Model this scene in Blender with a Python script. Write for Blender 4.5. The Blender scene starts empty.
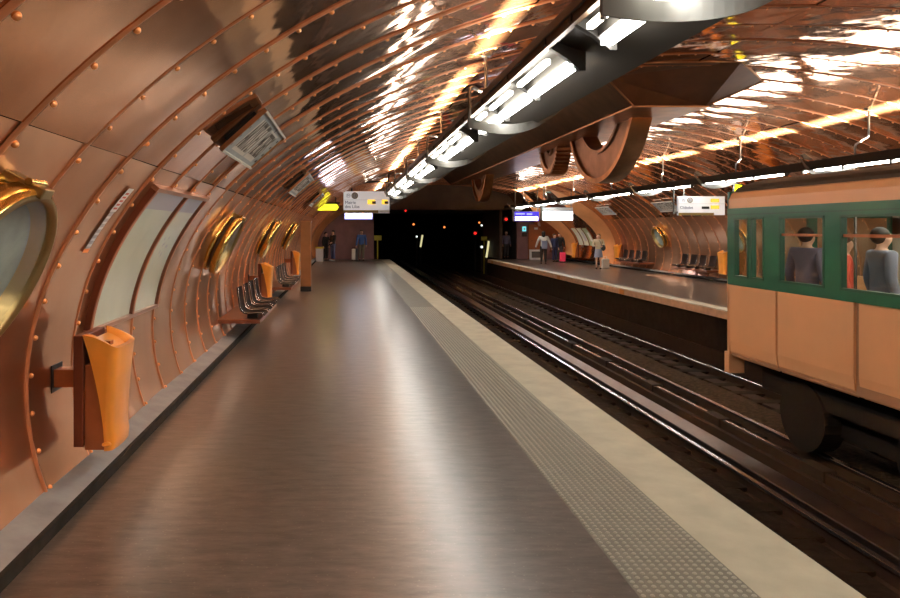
import bpy, math, random
from mathutils import Vector, Matrix
random.seed(7)
SC = bpy.context.scene
COL = SC.collection
PI = math.pi
H = 1.65            # eye height above the platform

# ------------------------------------------------------------------ materials
def new_mat(name):
    m = bpy.data.materials.new(name); m.use_nodes = True
    nt = m.node_tree
    for n in list(nt.nodes): nt.nodes.remove(n)
    out = nt.nodes.new('ShaderNodeOutputMaterial')
    return m, nt, out

def mat(name, col, rough=.5, metal=0., var=.0, vscale=6., bump=0., bscale=40., spec=.5, coat=0., stretch=None):
    m, nt, out = new_mat(name)
    b = nt.nodes.new('ShaderNodeBsdfPrincipled')
    b.inputs['Roughness'].default_value = rough
    b.inputs['Metallic'].default_value = metal
    b.inputs['Specular IOR Level'].default_value = spec
    b.inputs['Coat Weight'].default_value = coat
    b.inputs['Base Color'].default_value = (*col, 1)
    tc = nt.nodes.new('ShaderNodeTexCoord')
    src = tc.outputs['Object']
    if stretch:
        mp = nt.nodes.new('ShaderNodeMapping'); mp.inputs['Scale'].default_value = stretch
        nt.links.new(src, mp.inputs['Vector']); src = mp.outputs['Vector']
    if var > 0:
        n = nt.nodes.new('ShaderNodeTexNoise'); n.inputs['Scale'].default_value = vscale; n.inputs['Detail'].default_value = 5
        nt.links.new(src, n.inputs['Vector'])
        r = nt.nodes.new('ShaderNodeValToRGB')
        r.color_ramp.elements[0].position = .3; r.color_ramp.elements[1].position = .7
        r.color_ramp.elements[0].color = (*[max(0, c*(1-var)) for c in col], 1)
        r.color_ramp.elements[1].color = (*[min(1, c*(1+var)) for c in col], 1)
        nt.links.new(n.outputs['Fac'], r.inputs['Fac']); nt.links.new(r.outputs['Color'], b.inputs['Base Color'])
    if bump > 0:
        n2 = nt.nodes.new('ShaderNodeTexNoise'); n2.inputs['Scale'].default_value = bscale; n2.inputs['Detail'].default_value = 4
        nt.links.new(src, n2.inputs['Vector'])
        bp = nt.nodes.new('ShaderNodeBump'); bp.inputs['Distance'].default_value = bump
        nt.links.new(n2.outputs['Fac'], bp.inputs['Height']); nt.links.new(bp.outputs['Normal'], b.inputs['Normal'])
    nt.links.new(b.outputs['BSDF'], out.inputs['Surface'])
    return m

def emit(name, col, strength):
    m, nt, out = new_mat(name)
    e = nt.nodes.new('ShaderNodeEmission'); e.inputs['Color'].default_value = (*col, 1); e.inputs['Strength'].default_value = strength
    nt.links.new(e.outputs['Emission'], out.inputs['Surface'])
    return m

def copper_sheet(name, c1, c2, r1, r2, mixrough, fac, wave):
    """polished, slightly wavy copper sheet: a sharp lobe and a brushed lobe"""
    m, nt, out = new_mat(name)
    N = nt.nodes.new; L = nt.links.new
    tc = N('ShaderNodeTexCoord')
    n = N('ShaderNodeTexNoise'); n.inputs['Scale'].default_value = 1.3; n.inputs['Detail'].default_value = 6
    L(tc.outputs['Object'], n.inputs['Vector'])
    cr = N('ShaderNodeValToRGB')
    cr.color_ramp.elements[0].position = .32; cr.color_ramp.elements[1].position = .68
    cr.color_ramp.elements[0].color = (*c1, 1); cr.color_ramp.elements[1].color = (*c2, 1)
    L(n.outputs['Fac'], cr.inputs['Fac'])
    # low waves of the sheet plus fine brushing
    w = N('ShaderNodeTexNoise'); w.inputs['Scale'].default_value = 2.6; w.inputs['Detail'].default_value = 1.5
    L(tc.outputs['Object'], w.inputs['Vector'])
    bp = N('ShaderNodeBump'); bp.inputs['Distance'].default_value = wave
    L(w.outputs['Fac'], bp.inputs['Height'])
    mp = N('ShaderNodeMapping'); mp.inputs['Scale'].default_value = (3, 26, 3)
    L(tc.outputs['Object'], mp.inputs['Vector'])
    f = N('ShaderNodeTexNoise'); f.inputs['Scale'].default_value = 6; f.inputs['Detail'].default_value = 4
    L(mp.outputs['Vector'], f.inputs['Vector'])
    bp2 = N('ShaderNodeBump'); bp2.inputs['Distance'].default_value = .00004
    L(f.outputs['Fac'], bp2.inputs['Height']); L(bp.outputs['Normal'], bp2.inputs['Normal'])
    mr = N('ShaderNodeMapRange'); mr.inputs['To Min'].default_value = r1; mr.inputs['To Max'].default_value = r2
    mr.inputs['From Min'].default_value = .3; mr.inputs['From Max'].default_value = .7
    L(n.outputs['Fac'], mr.inputs['Value'])
    a = N('ShaderNodeBsdfPrincipled'); a.inputs['Metallic'].default_value = 1
    b = N('ShaderNodeBsdfPrincipled'); b.inputs['Metallic'].default_value = 1; b.inputs['Roughness'].default_value = mixrough
    for q in (a, b):
        L(cr.outputs['Color'], q.inputs['Base Color']); L(bp2.outputs['Normal'], q.inputs['Normal'])
    L(mr.outputs['Result'], a.inputs['Roughness'])
    mx = N('ShaderNodeMixShader'); mx.inputs['Fac'].default_value = fac
    L(a.outputs['BSDF'], mx.inputs[1]); L(b.outputs['BSDF'], mx.inputs[2]); L(mx.outputs['Shader'], out.inputs['Surface'])
    return m

def glass_mat(name, tint, rough=.03, fac=None):
    m, nt, out = new_mat(name)
    N = nt.nodes.new; L = nt.links.new
    t = N('ShaderNodeBsdfTransparent'); t.inputs['Color'].default_value = (*tint, 1)
    g = N('ShaderNodeBsdfGlossy'); g.inputs['Roughness'].default_value = rough
    lw = N('ShaderNodeLayerWeight'); lw.inputs['Blend'].default_value = .5
    pw = N('ShaderNodeMath'); pw.operation = 'POWER'; pw.inputs[1].default_value = 5
    L(lw.outputs['Facing'], pw.inputs[0])
    ma = N('ShaderNodeMath'); ma.operation = 'MULTIPLY_ADD'; ma.inputs[1].default_value = .9; ma.inputs[2].default_value = .05
    L(pw.outputs['Value'], ma.inputs[0])
    mx = N('ShaderNodeMixShader')
    L(ma.outputs['Value'], mx.inputs['Fac'])
    L(t.outputs['BSDF'], mx.inputs[1]); L(g.outputs['BSDF'], mx.inputs[2]); L(mx.outputs['Shader'], out.inputs['Surface'])
    return m

M = {}
M['copper'] = copper_sheet('copper_sheet', (.62, .305, .15), (.76, .41, .225), .03, .075, .40, .15, .007)
M['copper_wall'] = copper_sheet('copper_wall_sheet', (.66, .35, .19), (.80, .46, .27), .06, .12, .44, .40, .006)
M['rib'] = mat('rib_copper', (.52, .20, .085), .38, .35, .15, 9)
M['rivet'] = mat('rivet_copper', (.95, .43, .16), .3, .6)
M['arch'] = mat('arch_copper', (.74, .34, .14), .45, .35, .08, 3)
M['duct'] = mat('duct_copper', (.27, .125, .06), .3, 1., .25, 3, .003, 3)
M['gear'] = mat('gear_copper', (.36, .21, .14), .38, .9, .2, 4)
M['gear_rim'] = mat('gear_rim_copper', (.56, .28, .13), .3, 1., .2, 4)
M['brass'] = mat('brass', (.86, .58, .16), .16, 1., .08, 8)
M['brass_dull'] = mat('dull_brass', (.50, .36, .16), .3, 1.)
M['orange'] = mat('orange_moulding', (.86, .33, .04), .28, 0, .08, 5, coat=.35)
M['bin_box'] = mat('copper_brown_box', (.36, .12, .045), .34, .35, .15, 5)
M['bin_plate'] = mat('dark_red_plate', (.13, .03, .012), .4, .2)
M['seat'] = mat('seat_dark', (.018, .011, .009), .6, 0, spec=.02)
M['chrome'] = mat('chrome', (.55, .54, .54), .22, 1.)
M['beam'] = mat('bench_beam', (.26, .09, .045), .35, .4)
M['grey'] = mat('plinth_concrete', (.25, .28, .30), .6, 0, .18, 5, .002, 30)
M['kerb'] = mat('kerb_dark', (.018, .018, .017), .8, 0, .3, 10, spec=.1)
M['edge'] = mat('edge_stone', (.46, .42, .31), .6, 0, .12, 4, .0015, 60)
M['tactile'] = mat('tactile_grey', (.185, .175, .138), .45, 0, .12, 8)
M['lip'] = mat('edge_lip', (.62, .40, .24), .55, 0, .15, 6)
M['marker'] = mat('marker_orange', (.55, .22, .03), .5)
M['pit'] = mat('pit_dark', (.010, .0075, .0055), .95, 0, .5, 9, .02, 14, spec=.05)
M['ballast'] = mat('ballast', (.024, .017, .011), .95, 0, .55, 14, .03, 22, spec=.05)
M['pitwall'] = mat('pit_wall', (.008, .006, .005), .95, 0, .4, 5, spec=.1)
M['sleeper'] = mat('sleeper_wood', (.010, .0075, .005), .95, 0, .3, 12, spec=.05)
M['steel'] = mat('rail_steel', (.62, .62, .66), .22, 1.)
M['rust'] = mat('rail_rust', (.018, .011, .008), .8, spec=.06)
M['roll'] = mat('rollway_steel', (.11, .085, .077), .42, 1., .1, 6)
M['insul'] = mat('insulator', (.012, .009, .007), .8, spec=.1)
M['black'] = mat('black_metal', (.018, .016, .015), .4, .3)
M['canopy'] = mat('canopy_dark', (.028, .024, .020), .4, .3)
M['canopy_lip'] = mat('canopy_lip', (.15, .085, .05), .4, .6)
M['bracket'] = mat('bracket_grey', (.05, .047, .043), .5, .2)
M['cradle'] = mat('cradle_cream', (.12, .117, .105), .6, 0, .06, 6)
M['pipe'] = mat('pipe_steel', (.07, .058, .05), .45, .3)
M['uppanel'] = emit('uplight_panel', (1.0, .95, .86), 4.5)
M['tube'] = emit('fluorescent', (1.0, .97, .90), 24.)
M['tube_glint'] = emit('tube_glint_glow', (1.0, .93, .78), 14.)
M['endwall'] = mat('end_wall_plum', (.20, .10, .105), .5, 0, .12, 3)
M['lintel'] = mat('lintel_brown', (.055, .036, .026), .7, 0, .2, 2)
M['tunnel'] = mat('tunnel_soot', (.012, .011, .010), .9)
M['white'] = mat('sign_white', (.78, .79, .80), .35)
M['white_glow'] = mat('sign_white_glow', (.78, .79, .80), .35)
_b = [n for n in M['white_glow'].node_tree.nodes if n.type == 'BSDF_PRINCIPLED'][0]
_b.inputs['Emission Color'].default_value = (.95, .97, 1, 1); _b.inputs['Emission Strength'].default_value = .16  # added glow brightens the line sign panels, which have no lamp inside
M['signgrey'] = mat('sign_grey', (.42, .44, .46), .4)
M['ochre'] = mat('sign_ochre', (.26, .17, .03), .5)
M['ink'] = mat('sign_ink', (.04, .055, .13), .5)
M['inkbrown'] = mat('sign_brown', (.16, .10, .03), .5)
M['cream'] = mat('map_cream', (.74, .73, .58), .32, 0, .10, 2.5)
M['mauve'] = mat('map_header', (.52, .47, .54), .4)
M['red'] = mat('red_ink', (.65, .10, .06), .5)
M['sticker'] = mat('sticker_white', (.75, .73, .70), .4)
M['stickgrey'] = mat('sticker_grey', (.46, .44, .42), .4)
M['stickorange'] = mat('sticker_orange', (.85, .25, .05), .45)
M['plate'] = mat('nameplate_grey', (.33, .36, .36), .4, .2, .1, 8)
M['plate_edge'] = mat('nameplate_rim', (.66, .62, .54), .4, .3)
M['letter'] = mat('nameplate_letter', (.07, .055, .04), .5)
M['frame'] = mat('map_frame', (.22, .075, .04), .34, .6)
M['frame2'] = mat('map_frame_copper', (.55, .30, .19), .3, .9)
M['glass'] = glass_mat('pane_glass', (.92, .96, .94))
M['trainglass'] = glass_mat('train_glass', (.90, .93, .90))
M['case'] = mat('case_lining', (.30, .33, .30), .6, 0, .3, 4)
M['rubber'] = mat('rubber_seal', (.06, .03, .02), .5)
M['post'] = mat('post_copper', (.42, .20, .085), .34, .7, .1, 5)
M['yellow_lit'] = emit('yellow_sign_lit', (.90, .86, .02), 1.6)
M['white_lit'] = emit('white_sign_lit', (.88, .90, 1.0), 6.5)
M['blue_lit'] = emit('blue_sign_lit', (.07, .045, .55), .75)
M['blue_soft'] = emit('blue_rim_lit', (.35, .35, 1.0), .8)
M['violet_lit'] = emit('violet_white_lit', (.80, .80, 1.0), 3.0)
M['amber'] = emit('amber_display', (1.0, .55, .06), .75)
M['redlamp'] = emit('red_lamp', (1, .02, .015), .9)
M['orangelamp'] = emit('orange_lamp', (1, .25, .05), 1.0)
M['whitelamp'] = emit('white_lamp', (.85, 1, .9), 1.1)
M['paleyellow'] = emit('pale_strip_lamp', (.9, .82, .42), .42)
M['yellowboard'] = mat('yellow_board', (.5, .42, .03), .5)
M['peach'] = mat('train_peach', (.70, .365, .175), .38, 0, .04, 2, coat=.15)
M['peach_dk'] = mat('train_peach_groove', (.32, .17, .09), .5)
M['green'] = mat('train_green', (.008, .105, .062), .3, 0, .08, 4, coat=.3)
M['green_dk'] = mat('train_green_dark', (.008, .07, .042), .35)
M['roof'] = mat('train_roof', (.03, .026, .022), .6)
M['under'] = mat('train_under', (.004, .004, .004), .9, spec=.1)
M['interior'] = mat('train_interior', (.55, .50, .42), .5)
M['tseat'] = mat('train_seat', (.30, .16, .07), .5)
M['tlight'] = emit('train_lamp', (1, .9, .76), 22)
M['door'] = mat('door_copper', (.40, .13, .045), .4, .3)
M['skin'] = mat('skin', (.55, .33, .23), .55)
M['skin_dk'] = mat('skin_deep', (.14, .07, .045), .55)
for nm, c in dict(navy=(.02, .03, .09), jeans=(.035, .06, .16), blackcloth=(.012, .012, .014), blueshirt=(.05, .12, .34), khaki=(.14, .125, .09),
                  whitecloth=(.62, .62, .57), greyblue=(.20, .23, .32), beige=(.42, .37, .26), hairbrown=(.06, .03, .016), hairblack=(.01, .008, .007),
                  hairfair=(.20, .11, .045), lilac=(.16, .15, .24), pink=(.78, .05, .16), shoe=(.02, .016, .014), shoewhite=(.55, .55, .55), greydark=(.06, .065, .07)).items():
    M[nm] = mat('cloth_'+nm, c, .8)

# ------------------------------------------------------------------ mesh builder
class MB:
    def __init__(s): s.v = []; s.f = []; s.sm = []
    def add(s, vs, fs, smooth=False):
        o = len(s.v); s.v += [tuple(p) for p in vs]; s.f += [tuple(i+o for i in f) for f in fs]; s.sm += [smooth]*len(fs)
        return s
    def box(s, x0, x1, y0, y1, z0, z1):
        vs = [(x, y, z) for z in (z0, z1) for y in (y0, y1) for x in (x0, x1)]
        return s.add(vs, [(0, 2, 3, 1), (4, 5, 7, 6), (0, 1, 5, 4), (2, 6, 7, 3), (0, 4, 6, 2), (1, 3, 7, 5)])
    def prism(s, prof, y0, y1, smooth=False, axis='y'):
        n = len(prof)
        def P(a, b, t):
            return (a, t, b) if axis == 'y' else ((t, a, b) if axis == 'x' else (a, b, t))
        vs = [P(a, b, y0) for a, b in prof] + [P(a, b, y1) for a, b in prof]
        fs = [(i, (i+1) % n, n+(i+1) % n, n+i) for i in range(n)]
        s.add(vs, fs, smooth)
        s.add(vs, [tuple(range(n-1, -1, -1)), tuple(range(n, 2*n))])
        return s
    def tube(s, path, r, seg=8, caps=True):
        path = [Vector(p) for p in path]
        rings = []; up = None
        for i, p in enumerate(path):
            d = (path[min(i+1, len(path)-1)] - path[max(i-1, 0)]).normalized()
            if up is None or abs(up.dot(d)) > .98:
                up = Vector((0, 0, 1)) if abs(d.z) < .9 else Vector((1, 0, 0))
            a = (up - d*up.dot(d)).normalized(); b = d.cross(a); up = a
            rr = r[i] if isinstance(r, (list, tuple)) else r
            rings.append([p + a*rr*math.cos(2*PI*k/seg) + b*rr*math.sin(2*PI*k/seg) for k in range(seg)])
        vs = [q for R in rings for q in R]
        fs = [(i*seg+k, i*seg+(k+1) % seg, (i+1)*seg+(k+1) % seg, (i+1)*seg+k) for i in range(len(path)-1) for k in range(seg)]
        s.add(vs, fs, True)
        if caps:
            s.add(vs[:seg], [tuple(range(seg-1, -1, -1))]); s.add(vs[-seg:], [tuple(range(seg))])
        return s
    def lathe(s, prof, seg=48, close=False, smooth=True):
        """profile (x, r) about the local x axis"""
        n = len(prof)
        vs = [(x, r*math.cos(2*PI*k/seg), r*math.sin(2*PI*k/seg)) for k in range(seg) for x, r in prof]
        fs = []
        m = n if close else n-1
        for k in range(seg):
            k2 = (k+1) % seg
            for i in range(m):
                j = (i+1) % n
                fs.append((k*n+i, k2*n+i, k2*n+j, k*n+j))
        return s.add(vs, fs, smooth)
    def ball(s, c, r, seg=12, rings=8, top=None):
        rx, ry, rz = r if isinstance(r, (tuple, list)) else (r, r, r)
        vs = []; fs = []
        for i in range(rings+1):
            t = PI*i/rings
            for k in range(seg):
                a = 2*PI*k/seg
                vs.append((c[0]+rx*math.sin(t)*math.cos(a), c[1]+ry*math.sin(t)*math.sin(a), c[2]+rz*math.cos(t)))
        for i in range(rings):
            for k in range(seg):
                fs.append((i*seg+k, (i+1)*seg+k, (i+1)*seg+(k+1) % seg, i*seg+(k+1) % seg))
        return s.add(vs, fs, True)
    def grid(s, P, smooth=True, flip=False):
        """P[i][j] points"""
        n = len(P); m = len(P[0])
        vs = [q for row in P for q in row]
        fs = [(i*m+j, i*m+j+1, (i+1)*m+j+1, (i+1)*m+j) for i in range(n-1) for j in range(m-1)]
        if flip: fs = [f[::-1] for f in fs]
        return s.add(vs, fs, smooth)
    def mesh(s, name, m):
        me = bpy.data.meshes.new(name); me.from_pydata(s.v, [], s.f)
        me.polygons.foreach_set('use_smooth', s.sm); me.materials.append(m); me.update()
        return me
    def build(s, name, m, parent=None, bevel=0, **tags):
        o = bpy.data.objects.new(name, s.mesh(name, m)); COL.objects.link(o)
        if parent is not None: o.parent = parent
        if bevel:
            b = o.modifiers.new('Bevel', 'BEVEL'); b.width = bevel; b.segments = 2; b.limit_method = 'ANGLE'
        for k, v in tags.items(): o[k] = v
        return o

def thing(name, label, cat, M4=None, group=None):
    o = bpy.data.objects.new(name, None); COL.objects.link(o)
    o.empty_display_size = .1
    if M4 is not None: o.matrix_world = M4
    tag(o, label, cat, group)
    return o
def tag(o, label, cat, group=None):
    o['label'] = label; o['category'] = cat
    if group: o['group'] = group
    return o
def struct(o): o['kind'] = 'structure'; return o
def at(x, y, z, rz=0): return Matrix.Translation((x, y, z)) @ Matrix.Rotation(rz, 4, 'Z')
def copy_tree(o, label=None, parent=None):
    c = o.copy(); COL.objects.link(c)
    if parent is not None: c.parent = parent
    for ch in list(o.children): copy_tree(ch, None, c)
    if label: c['label'] = label
    return c
def text(name, body, size, m, M4, parent, depth=.004, sx=1., align='CENTER'):
    cu = bpy.data.curves.new(name, 'FONT'); cu.body = body; cu.size = size; cu.extrude = depth/2
    cu.align_x = align; cu.align_y = 'CENTER'
    tmp = bpy.data.objects.new(name, cu)
    COL.objects.link(tmp)
    dg = bpy.context.evaluated_depsgraph_get()
    me = bpy.data.meshes.new_from_object(tmp.evaluated_get(dg))
    COL.objects.unlink(tmp); bpy.data.objects.remove(tmp)
    me.transform(M4 @ Matrix.Diagonal((sx, 1, 1, 1)))
    me.materials.clear(); me.materials.append(m)
    o = bpy.data.objects.new(name, me); COL.objects.link(o); o.parent = parent
    return o

# ------------------------------------------------------------------ the vault profile
CX, CZ, A_, B_ = 5.0, .70, 6.9, 3.34
def _pt(t): return (CX + A_*math.cos(t), CZ + B_*math.sin(t))
def _t_for(z, left): 
    a = math.asin(max(-1, min(1, (z-CZ)/B_)))
    return PI - a if left else a
T0, T1 = _t_for(.09, True), _t_for(.09, False)      # base left -> base right
NT = 2000
_tab = [0.]; 
for i in range(NT):
    p = _pt(T0 + (T1-T0)*i/NT); q = _pt(T0 + (T1-T0)*(i+1)/NT)
    _tab.append(_tab[-1] + math.hypot(q[0]-p[0], q[1]-p[1]))
S_TOT = _tab[-1]
def _theta(s):
    lo, hi = 0, NT
    while hi-lo > 1:
        mid = (lo+hi)//2
        if _tab[mid] <= s: lo = mid
        else: hi = mid
    f = (s-_tab[lo])/max(1e-9, _tab[hi]-_tab[lo])
    return T0 + (T1-T0)*(lo+f)/NT
def V(s, off=0.):
    """point of the vault at arc length s, moved off towards the inside"""
    t = _theta(max(0, min(S_TOT, s)))
    x, z = _pt(t); nx, nz = -math.cos(t)/A_, -math.sin(t)/B_
    l = math.hypot(nx, nz)
    return (x + nx/l*off, z + nz/l*off)
def Vn(s):
    t = _theta(s); nx, nz = -math.cos(t)/A_, -math.sin(t)/B_; l = math.hypot(nx, nz)
    return nx/l, nz/l
def s_for_z(z, left=True):
    t = _t_for(z, left)
    return S_TOT*0 + _tab[max(0, min(NT, round((t-T0)/(T1-T0)*NT)))]
def wall_frame(zw, y, left=True, off=0.):
    """local x = out of the wall, local z = up along it"""
    s = s_for_z(zw, left); x, z = V(s, off); nx, nz = Vn(s)
    if left: ex, ey, ez = (nx, 0, nz), (0, 1, 0), (-nz, 0, nx)
    else:    ex, ey, ez = (nx, 0, nz), (0, -1, 0), (nz, 0, -nx)
    m = Matrix(((ex[0], ey[0], ez[0], x), (ex[1], ey[1], ez[1], y), (ex[2], ey[2], ez[2], z), (0, 0, 0, 1)))
    return m

RIB0, RSP = 4.23, .68
KMIN, KMAX = -22, 50
Y_BACK, Y_END = RIB0 + RSP*KMIN, 38.6

# ------------------------------------------------------------------ vault sheets
seam1 = s_for_z(2.07, True); seam2 = S_TOT - seam1
nmid = 4
seams = [seam1 + (seam2-seam1)*i/nmid for i in range(nmid+1)]
bands = [('wall_left', [(0, seam1)]), ('ceiling', [(seams[i], seams[i+1]) for i in range(nmid)]), ('wall_right', [(seam2, S_TOT)])]
for name, parts in bands:
    mb = MB()
    for k in range(KMIN, KMAX+1):
        y0 = RIB0 + RSP*k; y1 = y0+RSP if k < KMAX else Y_END
        for (sa, sb) in parts:
            ta = random.gauss(0, .010); tb = random.gauss(0, .0035); bul = random.uniform(.000, .008)
            g = .004
            n = max(10, int((sb-sa)/.13))
            P = []
            for i in range(n+1):
                u = i/n; s = sa + g + (sb-sa-2*g)*u
                row = []
                for j in range(5):
                    v = j/4
                    off = ta*(v-.5)*RSP + tb*(u-.5)*(sb-sa) + bul*(1-(2*v-1)**2)*(1-(2*u-1)**4)
                    x, z = V(s, off); row.append((x, y0 + (y1-y0)*v, z))
                P.append(row)
            mb.grid(P)
    struct(mb.build(name, M['copper'] if name == 'ceiling' else M['copper_wall']))

# ------------------------------------------------------------------ ribs and rivets
RV = .228
rv_mb = MB(); rv_mb.ball((0, 0, 0), (.017, .0165, .0165), 12, 8)
rivet_mesh = rv_mb.mesh('rivet', M['rivet'])
# phase so that a rivet of the rib at Y=4.23 falls where X=-1.203
_s_anchor = min((abs(V(i*.01)[0]+1.203), i*.01) for i in range(int(S_TOT/2/.01)))[1]
phase = _s_anchor % RV
cand = []
rib_objs = {}
for k in range(KMIN, KMAX+1):
    y = RIB0 + RSP*k
    mb = MB(); n = 110; P = []
    prof = [(-.017, -.004), (-.014, .009), (-.006, .013), (.006, .013), (.014, .009), (.017, -.004)]
    for i in range(n+1):
        s = S_TOT*i/n
        P.append([(V(s, h)[0], y+w-.03, V(s, h)[1]) for w, h in prof])
    mb.grid(P)
    o = struct(mb.build('copper_rib', M['rib'])); rib_objs[k] = o
    m = int((S_TOT-phase)/RV)
    for i in range(m+1):
        s = phase + i*RV
        x, z = V(s, .002)
        cand.append((k, y, s, x, z))
def visible_key(c):
    k, y, s, x, z = c
    yy = y+.03
    if yy < .4: return 1e9
    px = 347 + 710*x/yy; py = 229 - 710*(z-H)/yy
    if not (0 <= px <= 900 and 0 <= py <= 598): return 1e9
    if x > 3.2: return 1e9
    return math.sqrt(x*x + yy*yy + (z-H)**2)
cand.sort(key=visible_key)
near = [c for c in cand[:300] if visible_key(c) < 1e8]
near_set = set((c[0], c[2]) for c in near)
for (k, y, s, x, z) in near:
    o = bpy.data.objects.new('rivet', rivet_mesh); COL.objects.link(o); o.parent = rib_objs[k]
    nx, nz = Vn(s)
    o.matrix_world = Matrix(((nx, 0, -nz, x), (0, 1, 0, y+.03), (nz, 0, nx, z), (0, 0, 0, 1)))
rest = {}
for c in cand:
    if (c[0], c[2]) not in near_set: rest.setdefault(c[0], []).append(c)
for k, lst in rest.items():
    mb = MB()
    for (kk, y, s, x, z) in lst:
        nx, nz = Vn(s)
        fr = []
        R = .0165
        base = [(x - nz*R*math.cos(a), y+.03+R*math.sin(a), z + nx*R*math.cos(a)) for a in [2*PI*q/6 for q in range(6)]]
        mid = [(x+nx*.009 - nz*R*.75*math.cos(a), y+.03+R*.75*math.sin(a), z+nz*.009 + nx*R*.75*math.cos(a)) for a in [2*PI*q/6 for q in range(6)]]
        mb.add(base+mid+[(x+nx*.014, y+.03, z+nz*.014)],
               [(q, (q+1) % 6, 6+(q+1) % 6, 6+q) for q in range(6)] + [(6+q, 6+(q+1) % 6, 12) for q in range(6)], True)
    o = mb.build('rivets', M['rivet'], rib_objs[k]); o['kind'] = 'stuff'

# ------------------------------------------------------------------ narrower arch rings at the far end
def liner(name, y0, y1, s0, s1, off0, off1, fade_lo=None, fade_hi=None):
    n = 70; mb = MB()
    def o_(s, off):
        f = 1.
        if fade_hi is not None: f *= max(0, min(1, (fade_hi - s)/1.6))
        if fade_lo is not None: f *= max(0, min(1, (s - fade_lo)/1.6))
        return off*(f*f*(3-2*f))
    S = [s0 + (s1-s0)*i/n for i in range(n+1)]
    flare = .55
    mb.grid([[(V(s, o_(s, off0))[0], y0, V(s, o_(s, off0))[1]), (V(s, o_(s, (off0+off1)*.5))[0], y0+flare*.25, V(s, o_(s, (off0+off1)*.5))[1]),
              (V(s, o_(s, off1))[0], y0+flare, V(s, o_(s, off1))[1])] for s in S], True)
    struct(mb.build(name, M['arch']))
    mb = MB()
    mb.grid([[(V(s, o_(s, off1))[0], y, V(s, o_(s, off1))[1]) for y in (y0+flare, y1)] for s in S], True)
    return struct(mb.build('arch_lining', M['copper']))
smid = S_TOT/2
liner('arch_ring', 31.4, 35.3, S_TOT-5.2, S_TOT, .02, .47, fade_lo=S_TOT-4.9)
liner('arch_ring', 35.3, Y_END, S_TOT-5.6, S_TOT, .49, .85, fade_lo=S_TOT-5.3)
liner('arch_ring', 37.6, Y_END, 0, 5.8, .02, .34, fade_hi=5.6)

# ------------------------------------------------------------------ platforms
XE = 2.33; XO = 7.66
floor_m, nt, out = new_mat('platform_asphalt')
N = nt.nodes.new; L = nt.links.new
b = N('ShaderNodeBsdfPrincipled')
tc = N('ShaderNodeTexCoord')
n1 = N('ShaderNodeTexNoise'); n1.inputs['Scale'].default_value = 9; n1.inputs['Detail'].default_value = 6; n1.inputs['Roughness'].default_value = .72
mp1 = N('ShaderNodeMapping'); mp1.inputs['Scale'].default_value = (.5, 1.6, 1); L(tc.outputs['Object'], mp1.inputs['Vector']); L(mp1.outputs['Vector'], n1.inputs['Vector'])
r1 = N('ShaderNodeValToRGB'); r1.color_ramp.elements[0].position = .35; r1.color_ramp.elements[1].position = .68
r1.color_ramp.elements[0].color = (.062, .050, .042, 1); r1.color_ramp.elements[1].color = (.145, .121, .102, 1)
L(n1.outputs['Fac'], r1.inputs['Fac'])
vo = N('ShaderNodeTexVoronoi'); vo.inputs['Scale'].default_value = 26
L(tc.outputs['Object'], vo.inputs['Vector'])
r2 = N('ShaderNodeValToRGB'); r2.color_ramp.elements[0].position = .0; r2.color_ramp.elements[1].position = .16
r2.color_ramp.elements[0].color = (1, 1, 1, 1); r2.color_ramp.elements[1].color = (0, 0, 0, 1)
L(vo.outputs['Distance'], r2.inputs['Fac'])
mx = N('ShaderNodeMixRGB'); mx.inputs['Color2'].default_value = (.30, .25, .20, 1)
ml = N('ShaderNodeMath'); ml.operation = 'MULTIPLY'; ml.inputs[1].default_value = .7
L(r2.outputs['Color'], ml.inputs[0]); L(ml.outputs['Value'], mx.inputs['Fac']); L(r1.outputs['Color'], mx.inputs['Color1'])
L(mx.outputs['Color'], b.inputs['Base Color'])
n3 = N('ShaderNodeTexNoise'); n3.inputs['Scale'].default_value = 9; n3.inputs['Detail'].default_value = 2
mp = N('ShaderNodeMapping'); mp.inputs['Scale'].default_value = (.6, 2.0, 1)
L(tc.outputs['Object'], mp.inputs['Vector']); L(mp.outputs['Vector'], n3.inputs['Vector'])
n4 = N('ShaderNodeTexNoise'); n4.inputs['Scale'].default_value = 30; n4.inputs['Detail'].default_value = 2
mp4 = N('ShaderNodeMapping'); mp4.inputs['Scale'].default_value = (.6, 3, 1); L(tc.outputs['Object'], mp4.inputs['Vector']); L(mp4.outputs['Vector'], n4.inputs['Vector'])
bp = N('ShaderNodeBump'); bp.inputs['Distance'].default_value = .0012
L(n3.outputs['Fac'], bp.inputs['Height'])
bp2 = N('ShaderNodeBump'); bp2.inputs['Distance'].default_value = .0004
L(n4.outputs['Fac'], bp2.inputs['Height']); L(bp.outputs['Normal'], bp2.inputs['Normal']); L(bp2.outputs['Normal'], b.inputs['Normal'])
mr = N('ShaderNodeMapRange'); mr.inputs['From Min'].default_value = .35; mr.inputs['From Max'].default_value = .7
mr.inputs['To Min'].default_value = .27; mr.inputs['To Max'].default_value = .36
b.inputs['Roughness'].default_value = .29
b.inputs['Specular IOR Level'].default_value = .7
L(b.outputs['BSDF'], out.inputs['Surface'])
M['floor'] = floor_m

YB = Y_BACK
struct(MB().box(-1.95, 1.31, YB, Y_END, -.16, 0).build('floor', M['floor']))
struct(MB().box(1.85, XE, YB, Y_END, -.16, 0).build('platform_edge', M['edge'], bevel=.008))
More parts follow.
